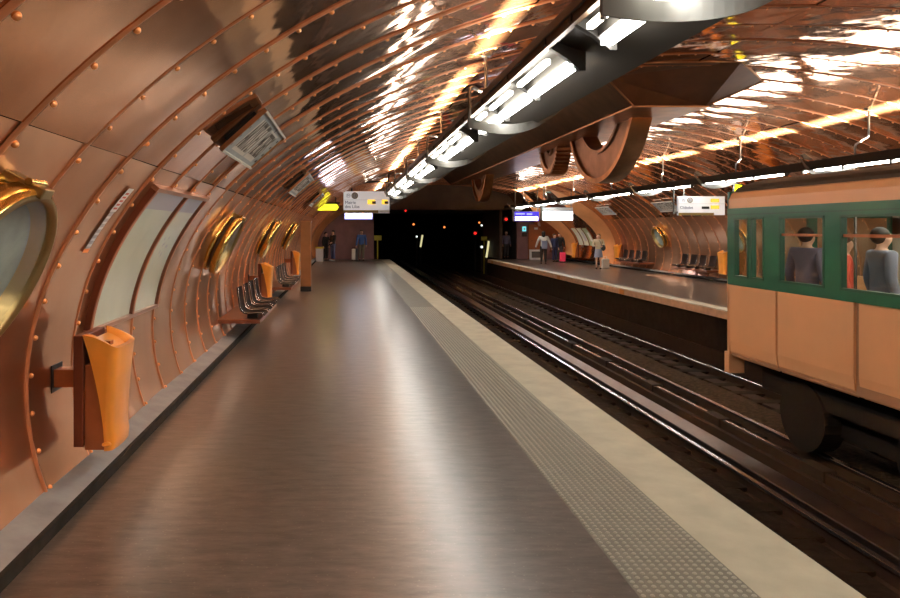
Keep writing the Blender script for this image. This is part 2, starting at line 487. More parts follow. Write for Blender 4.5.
# tactile strip with truncated studs (surface pattern of one strip)
mb = MB(); mb.box(1.31, 1.85, YB, Y_END, -.16, .002)
pitch = .0415; ny = int((15-2.4)/pitch); nx_ = 13
tac = struct(mb.build('tactile_strip', M['tactile'])); mb = MB()
for j in range(ny):
    for i in range(nx_):
        x = 1.31 + .0208 + i*pitch; y = 2.4 + j*pitch
        bs = [(x+.0125*math.cos(a), y+.0125*math.sin(a), .002) for a in [2*PI*q/6 for q in range(6)]]
        tp = [(x+.0075*math.cos(a), y+.0075*math.sin(a), .0075) for a in [2*PI*q/6 for q in range(6)]]
        mb.add(bs+tp, [(q, (q+1) % 6, 6+(q+1) % 6, 6+q) for q in range(6)] + [tuple(range(6, 12))])
o = mb.build('studs', mat('stud_pale', (.38, .365, .295), .4), tac); o['kind'] = 'stuff'  # studs paler than the strip around them
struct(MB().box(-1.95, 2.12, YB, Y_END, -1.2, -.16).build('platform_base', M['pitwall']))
# opposite platform
struct(MB().box(XO+.32, 11.95, YB, Y_END, -.16, 0).build('floor', M['floor']))
struct(MB().box(XO+.004, XO+.32, YB, Y_END, -.16, .001).build('platform_edge', M['edge'], bevel=.008))
struct(MB().box(XO-.012, XO+.004, YB, Y_END, -.17, -.018).build('platform_lip', M['lip']))
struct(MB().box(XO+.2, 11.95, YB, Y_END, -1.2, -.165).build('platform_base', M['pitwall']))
for i, y in enumerate((13.85, 19.75, 25.65, 31.55, 37.4)):
    o = MB().box(XO-.02, XO-.012, y-.16, y+.16, -.165, -.03).build('edge_marker', M['marker'])
    tag(o, ['orange plate on opposite platform lip hidden behind the train nose', 'orange plate on opposite platform lip, nearest one left of the train',
            'orange plate on opposite platform lip below the two lit far signs', 'orange plate on opposite platform lip before the tunnel mouth', 'orange plate at far end of opposite platform lip'][i], 'marker', 'orange plates along the opposite platform lip')
# plinths
for side, fx in (('left', lambda x: x), ('right', lambda x: 10-x)):
    pr = [(fx(-1.60), -.01), (fx(-1.60), .062), (fx(-1.79), .10), (fx(-1.86), .13), (fx(-1.97), .13), (fx(-1.97), -.01)]
    struct(MB().prism(pr, YB, Y_END).build('baseboard_'+side, M['grey']))
    struct(MB().box(min(fx(-1.60), fx(-1.57)), max(fx(-1.60), fx(-1.57)), YB, Y_END, -.01, .066).build('kerb_'+side, M['kerb']))

# ------------------------------------------------------------------ track pit
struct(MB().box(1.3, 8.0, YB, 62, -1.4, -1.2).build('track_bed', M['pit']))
mb = MB(); P = []
for i in range(60):
    y = 3 + i*.95
    P.append([(5.72, y, -1.19), (5.9, y, -1.10+random.uniform(-.02, .02)), (6.2, y, -1.07+random.uniform(-.03, .03)), (6.45, y, -1.10+random.uniform(-.02, .02)), (6.60, y, -1.19)])
mb.grid(P); o = mb.build('ballast', M['ballast']); o['kind'] = 'stuff'; tag(o, 'brown ballast bed between the rails of the far track', 'ballast')
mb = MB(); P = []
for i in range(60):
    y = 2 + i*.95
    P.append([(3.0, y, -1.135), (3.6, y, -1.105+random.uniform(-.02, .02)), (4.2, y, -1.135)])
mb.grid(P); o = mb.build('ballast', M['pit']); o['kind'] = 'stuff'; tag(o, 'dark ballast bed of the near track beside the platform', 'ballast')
def rail(x, label, bright=True):
    r = thing('rail', label, 'rail', at(x, 0, -1.2))
    pr = [(-.07, 0), (.07, 0), (.07, .02), (.012, .04), (.012, .15), (.035, .165), (-.035, .165), (-.012, .15), (-.012, .04), (-.07, .02)]
    MB().prism(pr, YB, 60).build('rail_web', M['rust'], r)
    MB().box(-.034, .034, YB, 60, .165, .198).build('rail_head', M['steel'], r, bevel=.008)
    return r
rail(2.87, 'steel rail of near track under the platform edge overhang')
rail(4.30, 'shiny steel rail of near track farther from the near platform edge')
rail(5.62, 'steel rail of far track running behind the brown guide bars')
rail(7.05, 'shiny steel rail of far track next to the opposite platform')
def flat(name, x0, x1, z0, z1, m, label):
    o = MB().box(x0, x1, YB, 60, z0, z1).build(name, m, bevel=.01)
    return tag(o, label, 'track')
flat('roll_way', 4.47, 4.74, -1.2, -1.02, M['roll'], 'wide pinkish steel running strip beside the near track rail')
flat('roll_way', 6.62, 6.88, -1.2, -1.13, M['rust'], 'low rusty running strip inside the far track right rail')
gb = thing('guide_bar', 'guide bar with broken bright top edge between both tracks', 'track', at(5.10, 0, -1.2))
MB().box(-.05, .05, YB, 60, .14, .265).build('bar', M['rust'], gb)
MB().box(-.018, .018, YB, 60, .265, .272).build('bright_edge', M['steel'], gb)
y = 3.5
while y < 40:
    MB().box(-.075, .075, y-.20, y+.20, 0, .285).build('insulator_block', M['insul'], gb); y += 2.1
gb = thing('guide_bar', 'dark brown guide bar left of the broken bright one', 'track', at(4.90, 0, -1.2))
MB().box(-.03, .03, YB, 60, .0, .22).build('bar', M['rust'], gb)
gb = thing('guide_bar', 'dark guide bar along the foot of the opposite platform', 'track', at(7.58, 0, -1.2))
MB().box(-.03, .03, YB, 60, .0, .36).build('bar', M['rust'], gb)
sl = MB().box(-1.1, 1.1, -.11, .11, 0, .075).mesh('sleeper', M['sleeper'])
for i in range(58):
    for (x, lab, gr) in ((3.6, 'dark wooden sleeper across the near track', 'sleepers of the near track'), (6.36, 'brown wooden sleeper across the far track', 'sleepers of the far track')):
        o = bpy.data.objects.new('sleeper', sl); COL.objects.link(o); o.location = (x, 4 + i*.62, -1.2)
        tag(o, lab, 'sleeper', gr)

# ------------------------------------------------------------------ far end walls and tunnel
struct(MB().box(-2.2, 1.46, Y_END, Y_END+.25, -.2, 3.6).build('wall_end', M['endwall']))
struct(MB().box(1.46, 9.25, Y_END, Y_END+.25, 2.70, 4.3).build('tunnel_lintel', M['lintel']))
struct(MB().box(9.25, 12.2, Y_END, Y_END+.25, -.2, 3.6).build('wall_end', M['endwall']))
struct(MB().box(1.30, 1.46, Y_END+.25, 62, -1.3, 2.9).build('tunnel_wall', M['tunnel']))
struct(MB().box(9.25, 9.5, Y_END+.25, 62, -1.3, 2.9).build('tunnel_wall', M['tunnel']))
struct(MB().box(1.3, 9.5, 61.8, 62, -1.3, 2.9).build('tunnel_wall', M['tunnel']))
struct(MB().box(1.3, 9.5, Y_END+.25, 62, 2.72, 2.95).build('tunnel_roof', M['tunnel']))
struct(MB().box(8.42, 9.25, Y_END, 44, -1.2, 0).build('service_landing', M['pitwall']))
struct(MB().box(8.58, 9.25, 43.6, 43.8, 0, 2.7).build('wall_recess', M['lintel']))
struct(MB().box(8.42, 8.58, 39.2, 44, 0, 2.7).build('tunnel_wall', M['lintel']))
struct(MB().box(-3, 13, YB-.3, YB, -1.4, 4.6).build('wall_back', M['endwall']))

# ------------------------------------------------------------------ lighting gantries
def gantry(mirror, label):
    m4 = Matrix.Translation((10, 30, 0)) @ Matrix.Rotation(PI, 4, 'Z') if mirror else Matrix.Identity(4)
    g = thing('lighting_gantry', label, 'light gantry', m4)
    YA, YZ = (-9.5, 36.8) if not mirror else (30-36.8, 30+9.5)
    spans = [(YA, YZ)] if mirror else [(YA, 24.2), (26.0, YZ)]
    for (A0, A1) in spans:
        MB().prism([(1.27, 2.882), (1.27, 2.925), (1.30, 2.925), (1.30, 2.885), (1.82, 2.755), (1.82, 2.845), (1.85, 2.845), (1.855, 2.685)], A0, A1).build('canopy_trough', M['canopy'], g)
        MB().prism([(1.262, 2.875), (1.262, 2.93), (1.27, 2.93), (1.27, 2.875)], A0, A1).build('canopy_lip', M['canopy_lip'], g)
        MB().prism([(1.285, 2.82), (1.285, 2.885), (1.31, 2.88), (1.32, 2.82)], A0, A1).build('cable_tray', M['canopy_lip'], g)
    pit = 3.75; y0 = 4.60 if not mirror else 30-(13.2)
    k0 = math.floor((YA-y0)/pit)+1
    yy = y0 + k0*pit
    while yy + 3.3 < YZ:
        if not mirror and yy+3.3 > 24.2 and yy < 26.0:
            yy += pit; continue
        n = 3; seg = 3.22/n
        for i in range(n):
            a = yy + i*seg + .03; b_ = yy + (i+1)*seg - .03
            MB().box(1.445, 1.51, a, b_, 2.697, 2.747).build('tube_diffuser_or_glint', M['tube'], g)
            MB().box(1.325, 1.36, a+.12, b_-.12, 2.755, 2.785).build('tube_diffuser_or_glint', M['tube_glint'], g)  # inner row: the tubes' reflection in the reflector, built as glowing strips
        MB().box(1.43, 1.52, yy, yy+3.23, 2.745, 2.835).build('tube_housing', M['bracket'], g)
        for i in range(n+1):
            y = yy + i*seg
            MB().prism([(1.275, 2.84), (1.275, 2.885), (1.54, 2.82), (1.54, 2.672), (1.50, 2.672), (1.42, 2.75)], y-.022, y+.022).build('bracket_arm', M['bracket'], g)
        # lamps on top of the canopy, shining up at the vault
        for i in range(3):
            ya_, yb_ = yy+.02+i*1.11, yy+.02+i*1.11+1.0
            MB().prism([(1.46, 2.850), (1.46, 2.866), (1.74, 2.796), (1.74, 2.780)], ya_, yb_).build('uplight_panel', M['uppanel'], g)
        ld = bpy.data.lights.new('uplight', 'AREA'); ld.shape = 'RECTANGLE'; ld.size = .05; ld.size_y = 3.2
        ld.energy = UP_W; ld.color = (1, .88, .66); ld.spread = math.radians(34)
        lo = bpy.data.objects.new('uplight', ld); COL.objects.link(lo); lo.parent = g
        lo.matrix_local = Matrix.Translation((1.45, yy+1.66, 2.94)) @ Matrix.Rotation(PI, 4, 'X')
        yy += pit
    # hangers: bent pipe from the vault and a curved cradle strap under the canopy
    hy = 3.42 if not mirror else 30-12.25
    k0 = math.floor((YA-hy)/pit)+1; y = hy + k0*pit
    while y < YZ-.2:
        arc = []
        x0, x1 = 1.22, 2.18
        cr = MB(); n = 22; outer = []; inner = []
        for i in range(n+1):
            u = i/n; x = x0 + (x1-x0)*u
            zz = 2.735 - .16*math.sin(PI*min(1, u*1.02))**.9*(1-.25*u) + .16*u**2
            th = .105*(1-.72*u**3)*(1 if u > .02 else .8)
            outer.append((x, zz-.02)); inner.append((x, zz-.02+.022))
        # strap lying across the gantry: a vertical band curved in plan so its face shows along the platform
        P = []
        for i in range(n+1):
            u = i/n; x, zz = outer[i]
            th = .10*(1-.65*u**2.5); dy = -.30*math.sin(PI*u)
            P.append([(x, y+dy-.008, zz-th*.3), (x, y+dy-.008, zz+th*.7), (x, y+dy+.008, zz+th*.7), (x, y+dy+.008, zz-th*.3), (x, y+dy-.008, zz-th*.3)])
        cr.grid(P, False)
        cr.add([P[0][q] for q in range(4)], [(0, 1, 2, 3)]); cr.add([P[-1][q] for q in range(4)], [(3, 2, 1, 0)])
        cr.build('cradle_strap', M['cradle'], g)
        pz = max((V(i*.01)[1], 0) for i in [0])[0]
        def vz(xx):
            return CZ + B_*math.sqrt(1-((xx-CX)/A_)**2)
        xp = 1.235; xq = 1.55; yq = y+.75
        path = [(xp, y, 2.66), (xp, y, 3.02), (xp+.01, y+.02, 3.07), (xp+.05, y+.09, 3.10), (xq-.04, yq-.06, 3.16), (xq, yq, 3.20), (xq, yq, vz(xq)-.005)]
        MB().tube(path, .018, 8).build('hanger_pipe', M['pipe'], g)
        MB().box(xq-.05, xq+.05, yq-.05, yq+.05, vz(xq)-.02, vz(xq)+.012).build('ceiling_flange', M['pipe'], g)
        MB().prism([(2.11, 2.85), (2.17, 2.93), (2.12, 2.95), (1.98, 2.86), (1.98, 2.84)], y-.02, y+.02).build('hanger_hook', M['bracket'], g)
        y += pit
    return g
UP_W = 230.
gantry(False, 'long dark lighting gantry with white tubes hung over the near platform edge')
gantry(True, 'long dark lighting gantry hung over the opposite platform above the train')

# ------------------------------------------------------------------ central duct and the ceiling cogs
def crown(x): return CZ + B_*math.sqrt(1-((x-CX)/A_)**2)
duct = thing('ceiling_duct', 'long brown copper duct along the crown with boat-shaped near end', 'duct', at(5, 0, 0))
YD0, YD1 = 11.4, 31.5
sec = [(-.86, crown(4.14)+.01), (-.40, 3.62), (.75, 3.62), (1.25, crown(6.25)+.01)]
mb = MB()
mb.grid([[(x, y, z) for x, z in sec] for y in (YD0, YD1)], False)
mb.add([(x, YD1, z) for x, z in sec], [(0, 1, 2, 3)])
mb.build('duct_body', M['duct'], duct)
# near hull: from the bottom edge up to the vault, with side tips
mb = MB()
tipL = (-.97, 11.05, crown(4.03)+.005); tipR = (1.50, 11.1, crown(6.50)+.005)
topL = (-.80, 10.15, crown(4.20)+.01); topR = (.62, 10.1, crown(5.62)+.01)
bL = (-.40, YD0, 3.62); bR = (.75, YD0, 3.62); eL = (-.86, YD0, crown(4.14)+.01); eR = (1.25, YD0, crown(6.25)+.01)
eL2 = (-.97, 11.3, crown(4.03)+.005); eR2 = (1.50, 11.35, crown(6.50)+.005)
mb.add([bL, bR, tipR, topR, topL, tipL, eL2, eL, eR2, eR], [(0, 5, 4, 3, 2, 1), (0, 7, 6, 5), (1, 2, 8, 9)])
mb.build('duct_end_hull', mat('hull_copper', (.17, .072, .032), .45, .35, .15, 4), duct)
MB().prism([(-.44, 3.600), (-.44, 3.625), (.79, 3.625), (.79, 3.600)], YD0-.04, YD1).build('bottom_rim', M['gear_rim'], duct)
mb = MB(); 
MB().tube([bL, tipL, topL, topR, tipR, bR], .018, 6).build('hull_rim', M['gear_rim'], duct)

def cog(name, label, y, x0, x1, zc, R, hole, teeth=0, clip=3.99):
    g = thing('ceiling_cog', label, 'cog', at(0, 0, 0))
    ro = R
    def ring(r_out, r_in, xa, xb, m, nm, tooth=False):
        mb = MB(); n = 144
        P = []
        for i in range(n+1):
            a = PI + PI*i/n            # lower half only: the rest is above the ceiling
            r2 = r_out
            if tooth and teeth: r2 = r_out + (.09 if (i // 3) % 2 == 0 else 0)
            row = []
            for (x, r) in ((xa, r_in), (xa, r2), (xb, r2), (xb, r_in), (xa, r_in)):
                row.append((x, y + r*math.cos(a), zc + r*math.sin(a)))
            P.append(row)
        # keep only what hangs below the clip height
        P = [[(q[0], q[1], min(q[2], clip)) for q in row] for row in P if min(q[2] for q in row) < clip]
        mb.grid(P, False)
        return mb.build(nm, m, g)
    ring(ro, ro-.10, x0, x1, M['gear_rim'], 'rim', True)
    ring(ro-.10, hole, x0+.06, x1-.06, M['gear'], 'web_disc')
    ring(hole+.03, hole-.04, x0+.02, x1-.02, M['gear'], 'hub_ring')
    return g
cog('c', 'largest brown cog wheel hanging below the ceiling duct', 14.15, 4.98, 5.34, 4.55, 1.98, 1.36)
cog('c', 'small toothed cog wheel hanging beyond the largest one', 17.5, 4.95, 5.30, 3.78, .74, .30, teeth=1)
cog('c', 'distant narrow cog wheel near the far end of the duct', 26.8, 4.95, 5.25, 4.3, 1.62, 1.2)

# ------------------------------------------------------------------ portholes
def porthole():
    g = thing('porthole', '', 'porthole', Matrix.Identity(4), 'brass portholes along the copper walls')
    MB().lathe([(-.03, .36), (-.03, .455), (.05, .455), (.065, .44), (.065, .36)], 64, True).build('back_ring', M['brass'], g)
    MB().lathe([(.06, .375), (.06, .40), (.125, .40), (.125, .375)], 64, True).build('drum', M['rubber'], g)
    MB().lathe([(.12, .37), (.12, .455), (.20, .455), (.215, .44)], 64).build('front_ring', M['brass'], g)
    MB().lathe([(.215, .44), (.222, .412), (.19, .402), (.12, .37)], 64).build('glass_bezel', M['brass_dull'], g)
    MB().lathe([(.198, 0.0001), (.198, .403)], 64).build('glass', M['glass'], g)
    MB().lathe([(.10, 0.0001), (.10, .36), (.12, .372)], 64).build('display_backing', M['case'], g)
    c = MB().box(-.01, .24, -.05, .05, .425, .475).build('clasp', M['brass_dull'], g, bevel=.006)
    MB().tube([(.17, -.075, .475), (.17, .075, .475)], .018, 10).build('clasp_bolt', M['brass'], c)
    return g
p0 = porthole()
pl = [(3.04, 'L', 'brass porthole nearest the viewer, cut by the left picture edge'), (9.25, 'L', 'brass porthole just past the curved map case'),
      (14.4, 'L', 'brass porthole above the second orange wall bin from the front'), (19.75, 'L', 'brass porthole left of the square post'),
      (26.5, 'R', 'brass porthole on the opposite wall above the benches'), (21.2, 'R', 'brass porthole on the opposite wall behind the train front')]
for i, (y, sd, lab) in enumerate(pl):
    o = p0 if i == 0 else copy_tree(p0)
    o['label'] = lab
    o.matrix_world = wall_frame(1.50 if sd == 'L' else 1.38, y, sd == 'L') @ Matrix.Scale(1 if i == 0 else .9, 4)

# ------------------------------------------------------------------ station name plates
def nameplate():
    g = thing('name_plate', '', 'name plate', Matrix.Identity(4), 'station name plates under the vault')
    w, h = .80, .215
    MB().box(-.11, -.055, -w, w, -h-.02, h+.02).build('back_frame', M['duct'], g, bevel=.012)
    MB().box(-.06, .0, -w+.08, w-.08, -h+.06, h-.06).build('core_box', M['black'], g)
    MB().box(.0, .012, -w, w, -h, h).build('face_plate', M['plate'], g)
    fr = MB()
    fr.box(-.005, .03, -w-.02, -w, -h-.015, h+.015)
    fr.build('end_rail', M['gear_rim'], g)
    MB().box(-.005, .03, w, w+.02, -h-.015, h+.015).build('end_rail', M['gear_rim'], g)
    MB().box(-.005, .03, -w, w, h, h+.02).build('edge_rail', M['plate_edge'], g)
    MB().box(-.005, .03, -w, w, -h-.02, -h).build('edge_rail', M['plate_edge'], g)
    R = Matrix(((0, 0, 1, .013), (1, 0, 0, 0), (0, 1, 0, 0), (0, 0, 0, 1)))
    MB().box(.0122, .0128, -.56, .03, -.175, .175).build('word_panel', M['plate_edge'], g)
    MB().box(.0122, .0128, .07, .56, -.175, .175).build('word_panel', M['plate_edge'], g)
    text('lettering', 'ARTS ET', .46, M['letter'], Matrix.Translation((0, -.265, 0)) @ R, g, sx=.32)
    text('lettering', 'M\u00c9TIERS', .40, M['letter'], Matrix.Translation((0, .315, 0)) @ R, g, sx=.315)
    for yy in (-.72, .72):
        for zz in (-.14, -.05, .05, .14):
            MB().box(.012, .017, yy-.014, yy+.014, zz-.014, zz+.014).build('plate_screw', M['letter'], g)
    return g
n0 = nameplate()
exN = Vector((.666, 0, -.745)); ezN = Vector((.745, 0, .666))
ML = Matrix(((exN.x, 0, ezN.x, -.795), (0, 1, 0, 0), (exN.z, 0, ezN.z, 2.415), (0, 0, 0, 1)))
MR = Matrix(((-exN.x, 0, -ezN.x, 10.795), (0, -1, 0, 0), (exN.z, 0, ezN.z, 2.415), (0, 0, 0, 1)))
npl = [(6.2, 'L', 'grey riveted station name plate nearest on the left vault'), (12.3, 'L', 'grey station name plate second along the left vault'),
       (18.4, 'L', 'grey station name plate above the yellow lit sign'), 
       (24.0, 'R', 'grey station name plate left of the opposite white line sign'), (29.6, 'R', 'grey station name plate farther along the opposite vault')]
for i, (y, sd, lab) in enumerate(npl):
    o = n0 if i == 0 else copy_tree(n0)
    o['label'] = lab
    o.matrix_world = Matrix.Translation((0, y, 0)) @ (ML if sd == 'L' else MR)

# ------------------------------------------------------------------ map case and sticker on the left wall
case = thing('map_case', 'curved copper framed map case with two pale maps on the left wall', 'map case', at(0, 0, 0))
s0, s1 = s_for_z(.93), s_for_z(1.95)
def sheet(ya, yb, sa, sb, off, n=24):
    mb = MB(); mb.grid([[(V(sa+(sb-sa)*i/n, off)[0], y, V(sa+(sb-sa)*i/n, off)[1]) for y in (ya, yb)] for i in range(n+1)], True)
    return mb
def bar(ya, yb, sa, sb, o0, o1, n=24):
    mb = MB(); P = []
    for i in range(n+1):
        s = sa+(sb-sa)*i/n
        a = V(s, o0); b2 = V(s, o1)
        P.append([(a[0], ya, a[1]), (b2[0], ya, b2[1]), (b2[0], yb, b2[1]), (a[0], yb, a[1]), (a[0], ya, a[1])])
    mb.grid(P, False)
    mb.add(P[0][:4], [(0, 1, 2, 3)]); mb.add(P[-1][:4], [(3, 2, 1, 0)])
    return mb
for (ya, yb) in ((5.06, 5.12), (6.06, 6.11), (6.86, 6.91)):
    bar(ya, yb, s0, s1, .0, .05).build('frame_upright', M['frame'], case)
    bar(ya+.008, yb-.008, s0, s1, .05, .054).build('frame_trim', M['rib'], case)
bar(5.06, 6.91, s1, s1+.035, .0, .055, 2).build('frame_rail', M['frame2'], case)
bar(5.06, 6.91, s0-.035, s0, .0, .055, 2).build('frame_rail', M['frame2'], case)
for (ya, yb, nm) in ((5.12, 6.06, 'map'), (6.11, 6.86, 'map')):
    o = sheet(ya, yb, s0, s1, .022).build(nm, M['cream'], case)
    hd = sheet(ya, yb, s1-.17, s1, .024, 6).build('map_header', M['mauve'], o)
    rl = random.Random(3)
    # faint line diagram on the map sheet
    for q in range(9):
        yy = ya + (yb-ya)*rl.uniform(.35, .65); ss = s0 + (s1-s0)*rl.uniform(.42, .62)
        if nm == 'map' and ya > 6: sheet(yy, yy+.03, ss, ss+.03, .0238, 2).build('map_mark', M['mauve'], o)
    sheet(ya, yb, s0, s1, .040).build('pane', M['glass'], case)
st = thing('wall_sticker', 'narrow white and grey sticker strip with red print and orange tip', 'sticker', at(0, 0, 0))
sa, sb = s_for_z(1.50), s_for_z(1.92)
def slant(u0, u1, o, m, nm, w=.055):
    n = 6; P = []
    for i in range(n+1):
        u = u0+(u1-u0)*i/n; s = sa+(sb-sa)*u; yc = 4.57+.09*u
        x, z = V(s, o); P.append([(x, yc-w, z), (x, yc+w, z)])
    mb = MB(); mb.grid(P, True); return mb.build(nm, m, st)
slant(.62, 1.0, .012, M['sticker'], 'white_label')
for q in range(5): slant(.66+q*.06, .69+q*.06, .0128, M['red'], 'red_print', .034)
slant(.06, .62, .012, M['stickgrey'], 'grey_strip', .040)
for q in range(6): slant(.09+q*.085, .125+q*.085, .0128, M['sticker'], 'white_dash', .038)
slant(0, .06, .012, M['stickorange'], 'orange_tip', .050)

# ------------------------------------------------------------------ orange wall bins
def wall_bin():
    g = thing('wall_bin', '', 'bin', Matrix.Identity(4), 'orange wall bins on copper arms')
    MB().box(.20, .262, -.20, .20, .29, .985).build('back_plate', M['bin_plate'], g, bevel=.006)
    MB().box(-.02, .205, -.055, .055, .63, .745).build('support_arm', M['bin_box'], g, bevel=.006)
    MB().box(-.005, .02, -.085, .085, .60, .775).build('arm_flange', M['black'], g)
    MB().box(.262, .400, -.176, .176, .265, .80).build('inner_box', M['bin_box'], g, bevel=.006)
    # moulded orange shell: loft of outlines
    mb = MB(); rows = []; nu = 40; nz = 26
    def lerp(pts, t):
        for (a, va), (b2, vb) in zip(pts, pts[1:]):
            if t <= b2:
                f = (t-a)/(b2-a); f = f*f*(3-2*f); return va+(vb-va)*f
        return pts[-1][1]
    for j in range(nz+1):
        t = j/nz
        xl = .388 - .126*t**1.8
        xf = .436 + .036*t**1.3 + .008*math.sin(PI*min(1, t*6)) * (t < 1/6) - .006*math.sin(PI*t)
        w = .186 + .026*t*t
        r = min(.045, (xf-xl)*.8)
        out = []
        for i in range(nu+1):
            u = i/nu
            if u < .3: f = u/.3; p = (xl+(xf-r-xl)*f, -w)
            elif u < .38: a = (u-.3)/.08*PI/2; p = (xf-r+r*math.sin(a), -w+r-r*math.cos(a))
            elif u < .62:
                f = (u-.38)/.24; p = (xf + .012*math.sin(PI*f), -w+r+(2*w-2*r)*f)
            elif u < .70: a = (u-.62)/.08*PI/2; p = (xf-r+r*math.cos(a), w-r+r*math.sin(a))
            else: f = (u-.70)/.3; p = (xf-r+(xl-xf+r)*f, w)
            d = min(1, max(0, (p[0]-.262)/.21))
            ztop = .99 - .085*d**1.6
            z = .262 + (ztop-.262)*t
            out.append((p[0], p[1], z))
        rows.append(out)
    mb.grid(rows, True, flip=True)
    top = rows[-1]
    cxm = .35
    # hollowed top: ring then dip
    inner = [(cxm+(q[0]-cxm)*.80, q[1]*.86, q[2]+.006) for q in top]
    dip = [(cxm+(q[0]-cxm)*.66, q[1]*.72, q[2]-.035) for q in top]
    mb.grid([top, inner, dip], True, flip=True)
    mb.add(dip + [(cxm, 0, .91)], [(i+1, i, len(dip)) for i in range(len(dip)-1)] + [(0, len(dip)-1, len(dip))], True)
    mb.add(rows[0], [tuple(range(len(rows[0])))])
    mb.build('orange_shell', M['orange'], g)
    MB().ball((.405, -.19, .305), (.03, .025, .016), 12, 8).build('shell_knob', M['orange'], g)
    MB().box(.33, .375, -.03, .03, .90, .925).build('lid_latch', M['bin_box'], g)
    return g
b0 = wall_bin()
bl = [(4.62, 'L', 'large orange moulded wall bin on a copper arm nearest the viewer'), (13.75, 'L', 'orange moulded wall bin between the two left benches'),
      (21.6, 'L', 'orange moulded wall bin partly behind the square post'), (21.75, 'R', 'orange wall bin beside the train front on the opposite platform'),
      (30.3, 'R', 'orange wall bin next to the beige dressed woman'), (34.6, 'R', 'farthest orange wall bin under the three opposite posters')]
XW = 1.905
for i, (y, sd, lab) in enumerate(bl):
    o = b0 if i == 0 else copy_tree(b0)
    o['label'] = lab
    xoff = .46 if y == 34.6 else 0
    o.matrix_world = at(-XW, y, 0) if sd == 'L' else at(10+XW-xoff, y, 0, PI)

# ------------------------------------------------------------------ benches of four shell seats
def bench():
    g = thing('bench', '', 'bench', Matrix.Identity(4), 'benches of four dark shell seats')
    MB().box(.03, .66, -1.16, 1.16, .29, .35).build('support_beam', M['beam'], g, bevel=.008)
    prof = [(.315, .80), (.325, .72), (.338, .62), (.352, .53), (.375, .465), (.42, .432), (.48, .42), (.56, .425), (.64, .43), (.69, .42), (.715, .395)]
    for q in range(4):
        yc = -.93 + .62*q
        mb = MB(); P = []
        th = .018
        for i in range(len(prof)):
            a = prof[max(0, i-1)]; c = prof[min(len(prof)-1, i+1)]
            dx, dz = c[0]-a[0], c[1]-a[1]; l = math.hypot(dx, dz); nx, nz = -dz/l, dx/l   # front normal
            w = .215 if 0 < i < len(prof)-1 else .19
            row = []
            for k in range(7):
                f = -1 + 2*k/6
                cup = .02*f*f
                row.append((prof[i][0]+nx*cup*1.0, yc+w*f, prof[i][1]+nz*cup))
            P.append((row, nx, nz))
        fr = [r for r, _, _ in P]
        bk = [[(x-nx*th, y, z-nz*th) for x, y, z in r] for r, nx, nz in P]
        mb.grid(fr, True, flip=True); mb.grid(bk, True)
        rim = [(fr[i][0], bk[i][0]) for i in range(len(P))] + [(fr[-1][k], bk[-1][k]) for k in range(1, 7)] + [(fr[i][6], bk[i][6]) for i in range(len(P)-2, -1, -1)] + [(fr[0][k], bk[0][k]) for k in range(5, -1, -1)]
        mb.grid([list(a) for a in rim], False)
        so = mb.build('seat_shell', M['seat'], g)
        for f in (0, 6):
            MB().tube([fr[i][f] for i in range(len(P))], .0042, 6).build('chrome_edge', M['chrome'], so)
        MB().box(.45, .60, yc-.06, yc+.06, .345, .408).build('seat_foot', M['black'], so)
    return g
h0 = bench()
hl = [(11.35, 'L', 'row of four dark shell seats before the second orange bin'), (16.95, 'L', 'row of four dark shell seats beyond the second orange bin'),
      (23.35, 'R', 'row of four dark seats opposite, nearest the train front'), (28.5, 'R', 'row of four dark seats opposite, beside the beige dressed woman')]
for i, (y, sd, lab) in enumerate(hl):
    o = h0 if i == 0 else copy_tree(h0)
    o['label'] = lab
    o.matrix_world = at(-XW, y, 0) if sd == 'L' else at(10+XW, y, 0, PI)

# ------------------------------------------------------------------ square post
pt = thing('square_post', 'brown square post with black foot standing on the near platform', 'post', at(-1.09, 18.9, 0))
MB().box(-.135, .135, -.135, .135, .13, 1.84).build('post_shaft', M['post'], pt, bevel=.006)
MB().box(-.14, .14, -.14, .14, 0, .13).build('post_foot', M['black'], pt)
MB().box(-.145, .145, -.145, .145, 1.84, 1.87).build('post_cap', M['gear_rim'], pt)

